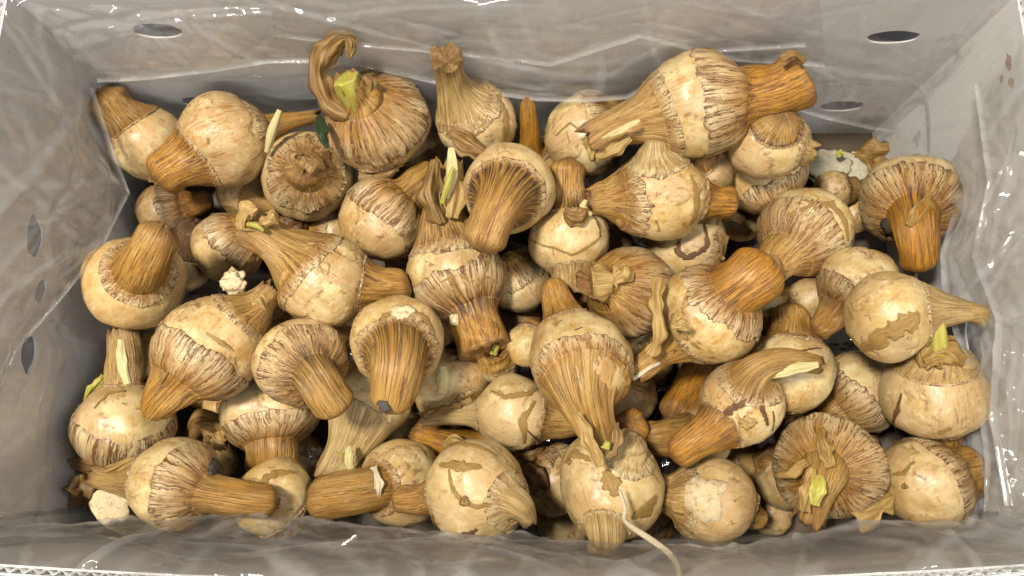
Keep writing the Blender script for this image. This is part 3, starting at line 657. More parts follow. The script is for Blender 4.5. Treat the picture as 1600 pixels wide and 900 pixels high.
B(588, 192, 78, 2, 'big onion-like bulb with a green cut neck and a curled brown leaf', neck=(545, 128, .052, 24, 21), nt=88, orange=.1, dark=.1, pale=.0, sq=.93, step=-.1, rag=.35, lod=2, nflare=1.5,
  stub=(596, 276, -.022, 14, 10), st=30,
  ex=[('sprout', [(556, 165, .036), (549, 140, .048), (542, 122, .055)], (16, 20, 23), M_GREEN),
      ('leaf', [(545, 178, .038), (512, 158, .045), (500, 112, .056), (512, 78, .066), (537, 58, .072), (549, 66, .070), (546, 92, .064)], (10, 19, 15, 15, 10, 8, 4), M_DRY, 'dry_leaf', .8),
      ('leaf', [(575, 150, .045), (578, 128, .052), (568, 118, .055)], (9, 10, 4), M_DRY, 'dry_leaf', .6),
      ('leaf', [(560, 276, -.01), (600, 274, -.006), (622, 262, -.006)], (9, 10, 6), M_DRY)])
B(743, 190, 62, 2, 'smooth bulb by the far drape with a thick upright neck', neck=(698, 90, .066, 23, 21), ndir=(706, 138, .034), nt=62, orange=.1, dark=.2, pale=.45, step=.0, nflare=1.75, lod=2,
  ex=[('strip', [(775, 150), (786, 185), (780, 225)], 7, M_STRIP), ('strip', [(742, 212), (757, 190), (765, 170)], 3, M_STRIP), ('leaf', [(702, 88, .058), (716, 98, .060), (712, 120, .052)], (4, 6, 3), M_GREEN, 'sprout'),
      ('leaf', [(700, 205, .030), (730, 225, .034), (764, 243, .030)], (6, 17, 6), M_DRY), ('spot', 712, 187, 5, M_STRIP)])
B(830, 268, 48, 0, 'deep bulb showing only a slim glossy brown stub between two larger bulbs', stub=(825, 152, .062, 19, 10), st=40, orange=.75, dark=.2, sflare=1.1, lod=0, rag=.2)
B(912, 212, 66, 1, 'round pale bulb tucked under the hem of the far drape', stub=(986, 172, .012, 30, 24), st=70, orange=.1, dark=.5, pale=.3, step=.2, lod=2,
  ex=[('strip', [(867, 212), (890, 192), (908, 204)], 1.6, M_STRIP), ('strip', [(884, 204), (889, 222)], 1.6, M_STRIP), ('leaf', [(915, 212, .036), (938, 222, .037), (965, 232, .030)], (14, 26, 20), M_TAN, 'dry_leaf', .5)])
B(1086, 165, 82, 3, 'largest bulb resting on top, with a frayed neck and a thick orange stub', neck=(925, 222, -.010, 31, 27), stub=(1248, 122, .014, 40, 46), sdir=(1180, 150, .006), st=92, nt=60, orange=.85, dark=.15, pale=.25, rag=.14, sq=1.0, lod=2, nflare=1.8, sflare=1.15, cap='cut',
  ex=[('leaf', [(1222, 92, .046), (1242, 86, .046), (1256, 100, .040)], (5, 7, 4), M_DRY), ('leaf', [(1000, 188, .026), (970, 203, .022), (940, 216, .016)], (3, 5, 2), M_PALEG, 'sprout', .4), ('leaf', [(985, 215, .012), (950, 240, .006), (930, 243, .002)], (8, 10, 4), M_TAN, 'dry_leaf')])
B(1194, 220, 60, 1, 'pale ribbed bulb wedged beneath the thick orange stub of the largest bulb', stub=(1222, 178, .030, 30, 26), st=46, orange=.1, dark=.9, neck=(1272, 236, .006, 19, 14), nt=34, pale=.3, sq=.95, nflare=1.3, ncol=0)
B(1192, 268, 66, 0, 'shaded bulb lying beneath the pale ribbed one, with a dull fringed skin', stub=(1215, 320, -.01, 34, 28), st=85, orange=.05, dark=.4, neck=(1128, 244, .01, 30, 24), nt=30, pale=.1, nflare=1.2, lod=1)
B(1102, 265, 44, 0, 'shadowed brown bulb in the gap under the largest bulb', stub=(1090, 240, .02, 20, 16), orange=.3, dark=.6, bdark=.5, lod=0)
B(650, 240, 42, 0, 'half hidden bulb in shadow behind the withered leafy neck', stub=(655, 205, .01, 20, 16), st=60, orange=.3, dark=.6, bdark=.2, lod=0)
# --- second row
B(793, 296, 72, 3, 'mushroom-like bulb with a dark ribbed collar and a tan stub pointing forward', stub=(752, 390, .022, 35, 33), sdir=(782, 325, .036), st=56, orange=.35, dark=1.0, pale=.3, rag=.14, step=.25, lod=2, sflare=1.45, cap='round')
B(1031, 306, 70, 2, 'bulb with a greenish side shoot, an upright nub and an orange stub', neck=(920, 316, .004, 19, 18), nt=62, stub=(1150, 316, -.008, 28, 24), st=30, orange=.75, dark=.5, pale=.1, sq=1.05, lod=2, nflare=2.2, rag=.4,
  ex=[('nub', 1026, 212, .030, 22, 15, 44), ('strip', [(1077, 275), (1084, 310), (1078, 350)], 7, M_STRIP), ('leaf', [(915, 312, .012), (912, 326, .012), (925, 336, .008)], (4, 6, 3), M_PALEG, 'sprout')])
B(597, 346, 66, 1, 'brushed tan bulb with a cut-off pale base, its fibrous stub tucked under leaves', stub=(682, 262, .0, 27, 24), st=98, orange=.15, dark=.35, pale=.1, rag=.16, lod=2)
B(709, 430, 79, 2, 'large bulb with a split leafy neck and a scorched short stub', neck=(695, 262, .016, 36, 28), nt=66, stub=(757, 548, .004, 41, 41), sdir=(742, 500, .004), st=82, orange=.55, dark=.9, pale=.15, sq=.97, rag=.22, lod=2, nflare=1.7, sflare=1.05, cap='cut',
  ex=[('tube', [(712, 494, .016), (710, 506, .018)], (9, 7), M_CUT, 'root_nub'), ('leaf', [(690, 350, .036), (672, 300, .042), (680, 250, .044)], (10, 20, 10), M_DRY, 'dry_leaf', .8), ('leaf', [(705, 340, .040), (712, 290, .046), (704, 236, .050)], (9, 15, 5), M_TAN, 'dry_leaf', .8),
      ('leaf', [(697, 310, .046), (706, 270, .052), (705, 230, .056)], (5, 9, 4), M_PALEG, 'sprout', .6), ('sprout', [(690, 318, .046), (699, 290, .054), (708, 262, .056)], (3, 4, 2), M_GREEN),
      ('strip', [(755, 432), (762, 408), (770, 396)], 3, M_STRIP), ('strip', [(690, 440), (715, 428), (735, 438), (775, 430)], 3, M_STRIP)])
B(508, 440, 73, 2, 'bulb with a long pinkish neck ending in a torn brown frill', neck=(388, 352, .018, 33, 31), nt=76, stub=(640, 452, -.014, 33, 32), st=30, orange=.35, dark=.3, pale=.1, step=.0, rag=.35, lod=2, nflare=1.9,
  ex=[('leaf', [(380, 360, .034), (384, 336, .038), (402, 326, .038)], (14, 15, 8), M_TAN, 'dry_leaf', .9), ('leaf', [(408, 352, .034), (424, 340, .036), (432, 330, .034)], (8, 12, 7), M_TAN, 'dry_leaf', .9), ('sprout', [(386, 350, .034), (400, 352, .038), (412, 360, .036)], (4, 4.5, 2.5), M_GREEN)])
B(210, 441, 76, 2, 'bulb beside the end panel with a frilled collar round its upright tan stub', stub=(255, 352, .042, 34, 30), sdir=(226, 408, .036), st=50, orange=.3, dark=.12, pale=.2, rag=.10, step=.35, sq=.9, lod=2, sflare=1.25)
B(292, 412, 42, 0, 'small bulb with a wet black-brown stub behind the frilled one', stub=(302, 345, .022, 26, 24), st=30, orange=.2, dark=.9, wet=.85, lod=1)
B(356, 386, 53, 0, 'yellowish bulb with a scalloped skin edge, deep beneath the torn pink neck', stub=(418, 340, .008, 26, 22), st=92, orange=.5, dark=.25, pale=.2, rag=.2, lod=1)
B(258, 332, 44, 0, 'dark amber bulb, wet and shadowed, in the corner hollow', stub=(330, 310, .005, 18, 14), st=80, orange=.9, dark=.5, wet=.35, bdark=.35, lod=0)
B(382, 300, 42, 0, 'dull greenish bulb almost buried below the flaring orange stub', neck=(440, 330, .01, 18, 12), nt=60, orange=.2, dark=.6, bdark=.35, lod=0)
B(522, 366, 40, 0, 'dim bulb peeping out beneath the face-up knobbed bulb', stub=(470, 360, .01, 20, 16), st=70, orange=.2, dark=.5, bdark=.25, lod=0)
B(888, 374, 61, 1, 'cracked cream bulb with a straight orange-tan stub standing behind it', stub=(888, 250, .018, 27, 27), st=26, orange=.45, dark=.9, pale=.35, sq=.88, lod=2, neck=(902, 470, .0, 30, 26), nt=34, nflare=1.2, cap='round',
  ex=[('strip', [(832, 376), (865, 388), (895, 398), (940, 368)], 1.8, M_STRIP), ('strip', [(862, 388), (864, 400)], 1.2, M_STRIP), ('leaf', [(880, 330, .034), (905, 338, .036), (922, 330, .03)], (8, 16, 8), M_DRY), ('leaf', [(930, 340, .026), (937, 356, .028), (938, 370, .024)], (1.5, 1.6, 1), M_DARK)])
B(988, 458, 68, 1, 'streaky brown bulb with a peeled flap and a cut orange ring', neck=(930, 438, .030, 27, 26), nt=100, orange=.4, dark=.3, rag=.12, sq=.95, lod=2, nflare=1.4,
  ex=[('tube', [(948, 437, .032), (936, 438, .034), (926, 439, .034)], (25, 28, 26), M_TAN, 'cut_ring'), ('spot', 915, 440, 16, M_CUT, 'cut_face'), ('leaf', [(955, 440, .04), (974, 424, .043), (972, 412, .040)], (12, 15, 6), M_TAN, 'dry_leaf', .8)])
B(1070, 385, 62, 0, 'half shaded bulb marked by a crooked black crack of peeled skin', stub=(1120, 400, .0, 26, 22), st=60, orange=.1, dark=.2, pale=.3, lod=1, step=.2,
  ex=[('strip', [(1064, 374), (1058, 392), (1072, 402), (1092, 394), (1104, 384), (1100, 350)], 4, M_DARK)])
B(1108, 494, 79, 2, 'bulb with a broad orange stub and a dry fibrous neck trailing to the shadow', stub=(1196, 412, .022, 42, 40), sdir=(1148, 452, .018), st=70, orange=.85, dark=.4, pale=.1, neck=(992, 580, -.016, 27, 22), nt=46, sq=.9, rag=.3, lod=2, sflare=1.15, nflare=1.6,
  ex=[('leaf', [(1030, 430, .024), (1024, 470, .030), (1030, 520, .028), (1015, 555, .018)], (8, 11, 12, 10), M_TAN, 'dry_leaf', .9), ('spot', 1058, 512, 20, M_TAN, 'scar'), ('leaf', [(1050, 512, .036), (1066, 506, .039), (1080, 516, .036)], (5, 9, 4), M_TAN), ('leaf', [(1060, 545, .0), (1025, 568, -.004), (988, 592, -.008)], (4, 4, 3), M_ROOT, 'dry_leaf')])
B(1262, 362, 72, 1, 'netted bulb with radiating orange veins and strands of dead skin across it', neck=(1203, 428, .012, 24, 16), nt=84, orange=.55, dark=.45, pale=.1, rag=.15, lod=2, nflare=1.7,
  ex=[('strip', [(1204, 372), (1228, 340), (1262, 325), (1298, 318), (1318, 340), (1326, 376)], 5, M_STRIP), ('strip', [(1240, 318), (1255, 312), (1282, 322), (1305, 312)], 2.2, M_STRIP), ('leaf', [(1205, 400, .022), (1212, 428, .026), (1206, 448, .022)], (9, 12, 8), M_DRY, 'dry_leaf', .9), ('leaf', [(1196, 448, .02), (1216, 452, .018)], (10, 8), M_TAN)])
B(1330, 332, 36, 0, 'pale bulb peeping out behind the netted one', stub=(1352, 292, .0, 18, 14), st=50, orange=.1, dark=.6, lod=0)
B(1300, 298, 30, 0, 'small dark stub-ended bulb on the liner by the pale skins', stub=(1346, 292, .004, 18, 15), st=60, orange=.15, dark=.7, wet=.35, lod=0)
B(1420, 314, 72, 2, 'bulb in the far corner with a stout amber stub hanging toward the viewer', stub=(1436, 420, .012, 30, 28), sdir=(1430, 352, .030), st=80, orange=.8, dark=.55, pale=.1, rag=.3, step=.2, sq=.95, lod=2, sflare=1.2,
  ex=[('spot', 1396, 352, 14, M_BLACK, 'rot_patch'), ('leaf', [(1418, 352, .036), (1440, 328, .036), (1452, 300, .034)], (5, 10, 4), M_STRIP, 'dry_leaf', -.4), ('tube', [(1428, 424, .002), (1430, 446, -.008)], (5, 4), M_ROOT, 'root_nub')])
B(1344, 444, 62, 1, 'brush-skinned bulb behind the smooth one, with a dark glossy stub beneath', stub=(1272, 522, -.008, 24, 21), st=70, orange=.35, dark=.6, wet=.15, pale=.1, rag=.2, lod=1)
B(1384, 492, 69, 2, 'smooth pale bulb with a brown skin patch and a neck reaching under the film', neck=(1528, 488, .006, 25, 17), nt=48, orange=.0, dark=.0, pale=.4, step=.25, sq=.96, lod=2, nflare=1.9,
  ex=[('strip', [(1346, 548), (1382, 522), (1420, 500), (1432, 488)], 14, M_STRIP), ('strip', [(1320, 475), (1326, 492), (1330, 500)], 2, M_STRIP), ('tube', [(1500, 484, .01), (1528, 490, .01), (1540, 496, .008)], (12, 17, 14), M_TAN, 'cut_end')])
B(1196, 478, 42, 0, 'pale bulb showing in the gap below the broad orange stub', stub=(1210, 440, .01, 20, 16), orange=.2, dark=.5, lod=0)
B(812, 442, 48, 0, 'peeling bulb half hidden between the leafy-necked bulb and the cracked one', stub=(790, 400, .01, 24, 20), st=88, orange=.15, dark=.4, pale=.3, rag=.3, lod=1)
# --- third row
B(325, 542, 80, 2, 'big bulb with a ragged brown skirt, a pale neck and a pink skin tip', neck=(428, 448, .0, 24, 21), nt=44, stub=(246, 634, -.006, 34, 30), sdir=(285, 590, .004), st=84, orange=.45, dark=.3, pale=.15, rag=.16, step=.05, sq=1.0, lod=2, nflare=1.75, sflare=1.3,
  ex=[('leaf', [(392, 462, .026), (404, 470, .028), (416, 484, .022)], (8, 8, 3), M_TAN), ('strip', [(322, 520), (345, 535), (365, 548)], 4, M_TAN), ('leaf', [(250, 600, .02), (262, 580, .026), (268, 562, .026)], (6, 10, 4), M_STRIP)])
B(195, 668, 75, 1, 'squat bulb by the end panel with a pale greenish neck standing behind it', neck=(192, 520, .012, 28, 25), nt=20, stub=(190, 742, -.03, 30, 26), st=118, orange=.3, dark=.1, pale=.25, sq=.86, rag=.10, lod=2, nflare=1.02,
  ex=[('leaf', [(200, 600, .032), (190, 560, .034), (188, 530, .034)], (6, 8, 4), M_PALEG, 'sprout', .3), ('leaf', [(166, 590, .01), (150, 606, .012), (132, 628, .012)], (8, 10, 4), M_GREEN, 'dry_leaf', .8), ('strip', [(150, 640), (170, 616), (195, 612)], 3, M_STRIP)])
B(248, 572, 42, 0, 'small yellowish bulb in shadow beside the pale greenish neck', stub=(240, 520, .0, 20, 16), orange=.2, dark=.4, lod=0)
B(470, 566, 68, 2, 'bulb with a black blotch where its blunt pinkish stub bends away', stub=(528, 640, .008, 32, 31), sdir=(502, 596, .024), st=82, orange=.1, dark=.85, pale=.2, rag=.12, sq=.92, lod=2, sflare=1.1, step=.1,
  ex=[('spot', 500, 588, 12, M_BLACK, 'rot_patch')])
B(624, 534, 72, 3, 'bulb with a pale bald top and a ribbed stub bearing a black dot', stub=(606, 640, .018, 36, 34), sdir=(618, 566, .034), st=54, orange=.25, dark=.75, pale=.15, rag=.2, step=-.1, lod=2, sflare=1.3,
  ex=[('spot', 626, 488, 17, M_CUT, 'bald_patch'), ('strip', [(596, 510), (600, 492), (612, 486)], 6, M_STRIP), ('strip', [(640, 486), (662, 500), (676, 520)], 6, M_STRIP), ('strip', [(629, 500), (630, 520)], 3, M_DARK), ('tube', [(602, 633, .026), (600, 635, .0345)], (12, 10), M_BLACK, 'rot_patch')])
B(578, 622, 64, 1, 'bulb with a pale yellow neck running toward the sawn stub', neck=(516, 742, .006, 31, 24), ndir=(546, 676, .012), nt=40, orange=.1, dark=.1, pale=.55, sq=.95, lod=2, nflare=1.65, step=.2,
  ex=[('leaf', [(548, 735, .032), (545, 715, .034), (546, 696, .032)], (4, 7, 3), M_PALEG, 'sprout', .3), ('sprout', [(524, 706, .032), (530, 712, .034), (536, 710, .034)], (1.5, 1.5, 1), M_GREEN)])
B(420, 645, 75, 1, 'broad flattened bulb standing on a short ribbed foot', stub=(427, 728, -.006, 38, 38), sdir=(424, 700, .004), st=78, orange=.35, dark=.25, pale=.25, sq=.76, rag=.10, lod=2, sflare=1.2, cap='cut')
B(706, 602, 60, 0, 'mottled bulb with a tiny green shoot, under the black-dotted stub', stub=(735, 640, .01, 24, 20), st=40, orange=.2, dark=.3, pale=.2, lod=1, ex=[('sprout', [(690, 612, .032), (694, 592, .038), (693, 572, .04)], (8, 9, 4), M_PALEG)])
B(776, 566, 34, 0, 'small brown open husk with a green heart below the scorched stub', neck=(768, 540, .02, 22, 26), nt=70, orange=.3, dark=.4, lod=1, ex=[('sprout', [(772, 552, .024), (776, 540, .03)], (6, 4), M_GREEN)])
B(824, 540, 36, 0, 'small pale bulb between the open husk and the heavy onion-shaped bulb', stub=(838, 500, .0, 16, 13), orange=.2, dark=.3, pale=.2, lod=1)
B(802, 645, 59, 1, 'bulb crossed by brown bands, with a pale shoot lying sideways', neck=(662, 655, .004, 16, 14), nt=22, stub=(910, 657, .0, 28, 25), st=40, orange=.05, dark=.1, pale=.5, sq=.98, lod=2, nflare=1.25, sflare=1.5,
  ex=[('strip', [(768, 612), (792, 622), (822, 618), (838, 610)], 4, M_STRIP), ('strip', [(832, 628), (816, 655), (818, 690)], 6, M_STRIP), ('strip', [(822, 670), (842, 688), (830, 698)], 3, M_DARK), ('leaf', [(720, 634, .012), (690, 640, .014), (662, 652, .012)], (4, 6, 4), M_DRY)])
B(906, 562, 80, 3, 'heavy onion-shaped bulb whose ribbed neck twists down to a curled tip', neck=(945, 700, .012, 30, 21), ndir=(920, 622, .022), nt=72, stub=(862, 440, -.012, 27, 24), st=22, orange=.3, dark=.25, pale=.0, step=.25, sq=.98, lod=2, nflare=2.1, rag=.3,
  ex=[('leaf', [(900, 645, .040), (922, 690, .042), (938, 730, .036)], (6, 10, 6), M_TAN, 'dry_leaf', .7), ('leaf', [(962, 660, .036), (962, 690, .036), (950, 716, .034)], (5, 9, 5), M_DRY, 'dry_leaf', .8), ('strip', [(898, 516), (910, 510)], 2.2, M_DARK), ('sprout', [(946, 700, .04), (950, 690, .042)], (6, 4), M_GREEN)])
B(985, 622, 40, 0, 'small pale bulb in the dark gap beneath the trailing fibrous neck', stub=(1000, 590, .01, 16, 14), orange=.1, dark=.4, lod=0, pale=.1)
B(1120, 556, 46, 0, 'hidden bulb whose brown and amber stub slants through the dark gap', stub=(1052, 656, .02, 29, 27), st=36, orange=.8, dark=.9, lod=1)
B(1155, 632, 65, 2, 'bulb with crossing brown straps, a leafy green neck and an amber stub', stub=(1052, 714, .0, 30, 26), sdir=(1108, 678, .006), st=34, orange=.85, dark=.5, neck=(1278, 570, .020, 21, 15), ndir=(1175, 590, .022), nt=44, pale=.2, sq=.98, lod=2, nflare=1.5, step=.1,
  ex=[('strip', [(1112, 672), (1140, 642), (1162, 628), (1182, 610)], 5.5, M_DARK), ('strip', [(1184, 612), (1190, 640), (1198, 664)], 5, M_DARK), ('strip', [(1204, 642), (1204, 672)], 3.5, M_DARK), ('spot', 1167, 660, 11, M_TAN, 'root_scar'), ('leaf', [(1150, 590, .022), (1200, 576, .030), (1240, 562, .032)], (4, 5, 2), M_DARK), ('leaf', [(1180, 590, .03), (1230, 578, .036), (1280, 570, .034)], (6, 9, 5), M_PALEG, 'sprout', .4)])
B(1232, 582, 67, 1, 'bulb with a short fluted stub rising behind the leafy green neck', stub=(1238, 478, -.002, 29, 27), st=46, orange=.3, dark=.5, pale=.2, sq=.96, rag=.4, lod=2, step=.1,
  ex=[('strip', [(1215, 548), (1245, 552), (1284, 545)], 1.6, M_DARK)])
B(1344, 610, 66, 0, 'bulb half in shade with a toothed skin edge, under the smooth pale one', stub=(1284, 660, -.008, 34, 28), st=88, orange=.15, dark=.2, pale=.3, rag=.25, lod=2)
B(1460, 612, 75, 2, 'garlic-shaped bulb with a bright green shoot in a brown papery sleeve', neck=(1463, 545, .020, 46, 30), nt=34, orange=.05, dark=.05, pale=.3, step=-.2, sq=.94, lod=2, nflare=1.2, stub=(1475, 700, -.02, 26, 22), st=20,
  ex=[('sprout', [(1466, 560, .028), (1464, 520, .040), (1468, 482, .048)], (16, 15, 6), M_GREEN), ('leaf', [(1442, 575, .026), (1448, 525, .040), (1466, 476, .050)], (8, 10, 3), M_TAN, 'dry_leaf', .7), ('leaf', [(1442, 560, .034), (1478, 552, .038), (1502, 570, .032)], (16, 22, 14), M_STRIP, 'dry_leaf', .3), ('leaf', [(1484, 540, .03), (1486, 524, .032)], (7, 4), M_STRIP),
      ('strip', [(1412, 614), (1408, 640), (1404, 664)], 4, M_DARK), ('strip', [(1466, 672), (1484, 664)], 9, M_STRIP), ('strip', [(1490, 636), (1494, 658)], 1.3, M_STRIP)])
# --- near row
B(276, 758, 70, 2, 'bulb with a mouldy black patch and a long fibrous stub along the fold', stub=(432, 786, .002, 30, 27), sdir=(330, 772, .008), st=80, orange=.35, dark=.5, neck=(150, 745, -.014, 24, 18), nt=34, pale=.25, rag=.10, sq=.92, lod=2, nflare=1.4, sflare=1.1, step=.3,
  ex=[('spot', 334, 742, 18, M_BLACK, 'mould_patch')])
B(428, 775, 62, 1, 'smooth bulb ringed by one brown arc, beside the long fibrous stub', stub=(470, 820, -.012, 30, 26), st=60, orange=.2, dark=.1, pale=.3, lod=2, step=.3, ex=[('strip', [(408, 768), (414, 746), (436, 736), (458, 738)], 6, M_STRIP)])
B(628, 754, 68, 1, 'bulb with a frayed skirt and a sawn log-like stub turned sideways', stub=(500, 776, .022, 31, 30), sdir=(590, 762, .020), st=40, orange=.2, dark=.15, pale=.2, lod=2, rag=.3, sflare=1.1, cap='cut',
  ex=[('leaf', [(584, 728, .034), (592, 758, .038), (590, 782, .032)], (5, 6, 4), M_ROOT, 'dry_leaf', .3)])
B(745, 766, 80, 2, 'blotchy bulb with peeled strips, a root dot and a drooping snout', neck=(826, 812, .016, 20, 14), ndir=(802, 786, .022), nt=34, stub=(616, 780, -.014, 25, 20), st=18, orange=.6, dark=.15, pale=.5, step=-.05, sq=.98, lod=2, nflare=1.35, sflare=1.1,
  ex=[('strip', [(690, 728), (720, 732), (752, 732)], 9, M_STRIP), ('strip', [(704, 735), (708, 762), (722, 782), (745, 790), (785, 780)], 3, M_STRIP), ('strip', [(700, 700), (730, 700), (775, 712)], 5, M_STRIP), ('strip', [(700, 834), (730, 830), (745, 822)], 6, M_DARK), ('strip', [(680, 800), (684, 830)], 8, M_STRIP), ('spot', 727, 783, 7, M_DRY, 'root_scar')])
B(762, 712, 40, 0, 'deep bulb sending an orange fluted stub up beside the pale side shoot', stub=(644, 676, .018, 30, 20), st=30, orange=.8, dark=.3, lod=1)
B(868, 748, 56, 0, 'shadowed bulb with a torn dark skin beside the drooping snout', stub=(800, 690, .006, 26, 22), st=70, orange=.3, dark=.5, wet=.2, lod=1, rag=.4, ex=[('leaf', [(815, 730, .030), (836, 748, .034), (856, 764, .03)], (12, 16, 7), M_DARK)])
B(954, 758, 82, 2, 'pear-shaped bulb with orange fans of skin and a neck pointing down', neck=(944, 852, .010, 22, 21), ndir=(948, 806, .016), nt=26, orange=.75, dark=.2, pale=.5, sq=1.0, step=.0, lod=2, nflare=1.3, rag=.5,
  ex=[('nub', 994, 682, .030, 22, 19, 36), ('strip', [(944, 735), (955, 755), (962, 775)], 15, M_STRIP), ('strip', [(985, 805), (1010, 795), (1026, 775)], 13, M_STRIP), ('strip', [(886, 725), (900, 712), (925, 720)], 7, M_STRIP), ('spot', 893, 724, 4, M_DRY)])
B(990, 690, 40, 0, 'bulb showing only a round amber stub end above the pear-shaped one', stub=(984, 660, .055, 25, 23), st=30, orange=.9, dark=.2, lod=1)
B(1095, 684, 48, 0, 'bulb in shadow with a pale stub ending in a charred fringe', stub=(1006, 686, .018, 29, 27), st=34, orange=.1, dark=1.0, pale=.1, lod=1)
B(1113, 784, 65, 1, 'bulb with a cream oval window in its brown outer skin', neck=(1030, 772, .0, 27, 22), nt=60, stub=(1190, 812, -.015, 22, 18), st=40, orange=.1, dark=.2, pale=.15, step=-.35, lod=2, nflare=1.6, rag=.5,
  ex=[('spot', 1096, 776, 33, M_CUT, 'peeled_window'), ('strip', [(1068, 750), (1066, 785), (1072, 810)], 4, M_STRIP)])
B(1206, 800, 34, 0, 'small ribbed brown bulb by the fold next to the windowed one', stub=(1175, 790, .0, 20, 16), orange=.2, dark=.4, lod=1)
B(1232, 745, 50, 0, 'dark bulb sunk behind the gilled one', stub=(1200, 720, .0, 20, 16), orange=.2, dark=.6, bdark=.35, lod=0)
B(1290, 730, 83, 2, 'gilled bulb facing up, brown lines radiating round its split green neck', neck=(1266, 806, .026, 25, 23), ndir=(1284, 752, .060), nt=82, orange=.1, dark=.3, pale=.0, sq=.82, rag=.12, lod=2, nflare=1.5,
  ex=[('leaf', [(1272, 790, .050), (1278, 765, .054), (1280, 742, .050)], (7, 11, 7), M_GREEN, 'sprout', .3), ('leaf', [(1300, 730, .046), (1288, 700, .048), (1282, 668, .040)], (8, 10, 5), M_STRIP, 'dry_leaf', .5), ('leaf', [(1262, 722, .044), (1235, 738, .042), (1212, 742, .034)], (5, 8, 4), M_STRIP, 'dry_leaf', .5), ('leaf', [(1256, 800, .046), (1262, 765, .05), (1270, 730, .048)], (8, 10, 5), M_TAN, 'dry_leaf', .6)])
B(1446, 758, 70, 2, 'tan bulb against the near fold, its wide skin sleeve pressed to the end panel', stub=(1528, 722, -.004, 38, 36), st=86, orange=.35, dark=.35, pale=.25, rag=.10, sq=.95, lod=2, sflare=1.15,
  ex=[('strip', [(1396, 742), (1412, 740), (1430, 722)], 4, M_STRIP), ('spot', 1414, 760, 5, M_DRY, 'root_scar')])
B(1475, 690, 38, 0, 'small pale bulb wedged under the garlic-shaped one', stub=(1500, 670, .0, 18, 15), orange=.1, dark=.4, lod=0)
B(545, 505, 40, 0, 'dim bulb in the hollow under the long pinkish neck bulb', stub=(540, 540, .01, 20, 16), orange=.2, dark=.4, lod=0)
B(440, 498, 34, 0, 'yellow-brown bulb crowded below the pink skin tip', stub=(432, 470, .02, 17, 13), orange=.7, dark=.3, lod=0)
B(352, 640, 34, 0, 'small bulb with a flat brown stub under the ragged skirt', stub=(395, 625, .03, 18, 17), orange=.5, dark=.4, lod=1)
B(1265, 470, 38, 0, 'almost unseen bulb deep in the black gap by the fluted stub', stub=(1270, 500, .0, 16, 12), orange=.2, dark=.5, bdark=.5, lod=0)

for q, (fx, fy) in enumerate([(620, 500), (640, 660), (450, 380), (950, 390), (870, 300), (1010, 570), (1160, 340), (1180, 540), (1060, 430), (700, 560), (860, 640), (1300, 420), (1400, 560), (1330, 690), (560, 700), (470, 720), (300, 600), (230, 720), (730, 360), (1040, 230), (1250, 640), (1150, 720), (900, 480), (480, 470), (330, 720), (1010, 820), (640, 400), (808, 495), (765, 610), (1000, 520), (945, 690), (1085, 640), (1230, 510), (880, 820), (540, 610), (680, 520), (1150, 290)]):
    B(fx, fy, 40, 0.030, 'bulb buried in the shadowed bottom layer of the heap', stub=(fx + (22 if q % 2 else -24), fy + (30 if q % 3 else -34), .004, 18, 15), st=60, orange=.3, dark=.6, bdark=.6, wet=.4, lod=0)  # dark wet tint puts the deep shade of the gaps into the bulb colour

# --- settle the heap: push overlapping bulbs apart along the line of sight, up or down
for d in CAT: d['z0'] = d['z']
BOD = [Body(k, d) for k, d in enumerate(CAT)]
def spheres(b):
    S = [(b.c, b.R * 0.97)]
    for tip, a in ((b.stip, b.d['stub']), (b.ntip, b.d['neck'])):
        if tip is None: continue
        for f in (0.72, 1.0): S.append((b.c + (tip - b.c) * f, 0.8 * a[4] * b.m))
    return S
for it in range(70):
    n = len(BOD); mv = np.zeros(n); SS = [spheres(b) for b in BOD]
    for i in range(n):
        for j in range(i + 1, n):
            if np.linalg.norm(BOD[i].c - BOD[j].c) > BOD[i].R + BOD[j].R + 0.09: continue
            best = 0
            for a, (ca, ra) in enumerate(SS[i]):
                for q, (cb, rb_) in enumerate(SS[j]):
                    ov = ra + rb_ - np.linalg.norm(ca - cb)
                    if a or q: ov *= 0.5
                    if a and q: ov *= 0.5
                    best = max(best, ov)
            if best > 0.001:
                up = i if BOD[i].d['z0'] > BOD[j].d['z0'] else j
                dn = j if up == i else i; mv[up] += 0.22 * best; mv[dn] -= 0.22 * best
    for b, m_ in zip(BOD, mv):
        z = b.d['z'] + float(np.clip(m_, -0.004, 0.004)); z = min(max(z, b.R * 0.86 + 0.004), 0.140); b.d['z'] = z
    BOD = [Body(k, d) for k, d in enumerate(CAT)]

GROUP = 'bulbs heaped in the carton'
for k, b in enumerate(BOD):
    d = b.d
    root = bpy.data.objects.new('bulb', None); COL.objects.link(root); root.location = b.c; root.empty_display_size = 0.01
    tag(root, d['label'], 'bulb', GROUP)
    build_body(b, root)
    if d['stub']: build_sheath(b, root, 'stem_stub', b.sd, b.stip, d['stub'][3], d['stub'][4], d['st'], d['sflare'], 'stub', d['orange'], d['dark'], d['pale'] * 0.2, b.seed + 3.1, d['cap'])
    if d['neck']: build_sheath(b, root, 'neck', b.nd, b.ntip, d['neck'][3], d['neck'][4], d['nt'], d['nflare'], 'neck', d['orange'] * 0.5, d['dark'] * 0.5, min(1, d['pale'] * 1.2 + d['ncol']), b.seed + 7.7, flat=0.8)
    for q, e in enumerate(d['ex']): build_extra(b, root, k * 10 + q, e)

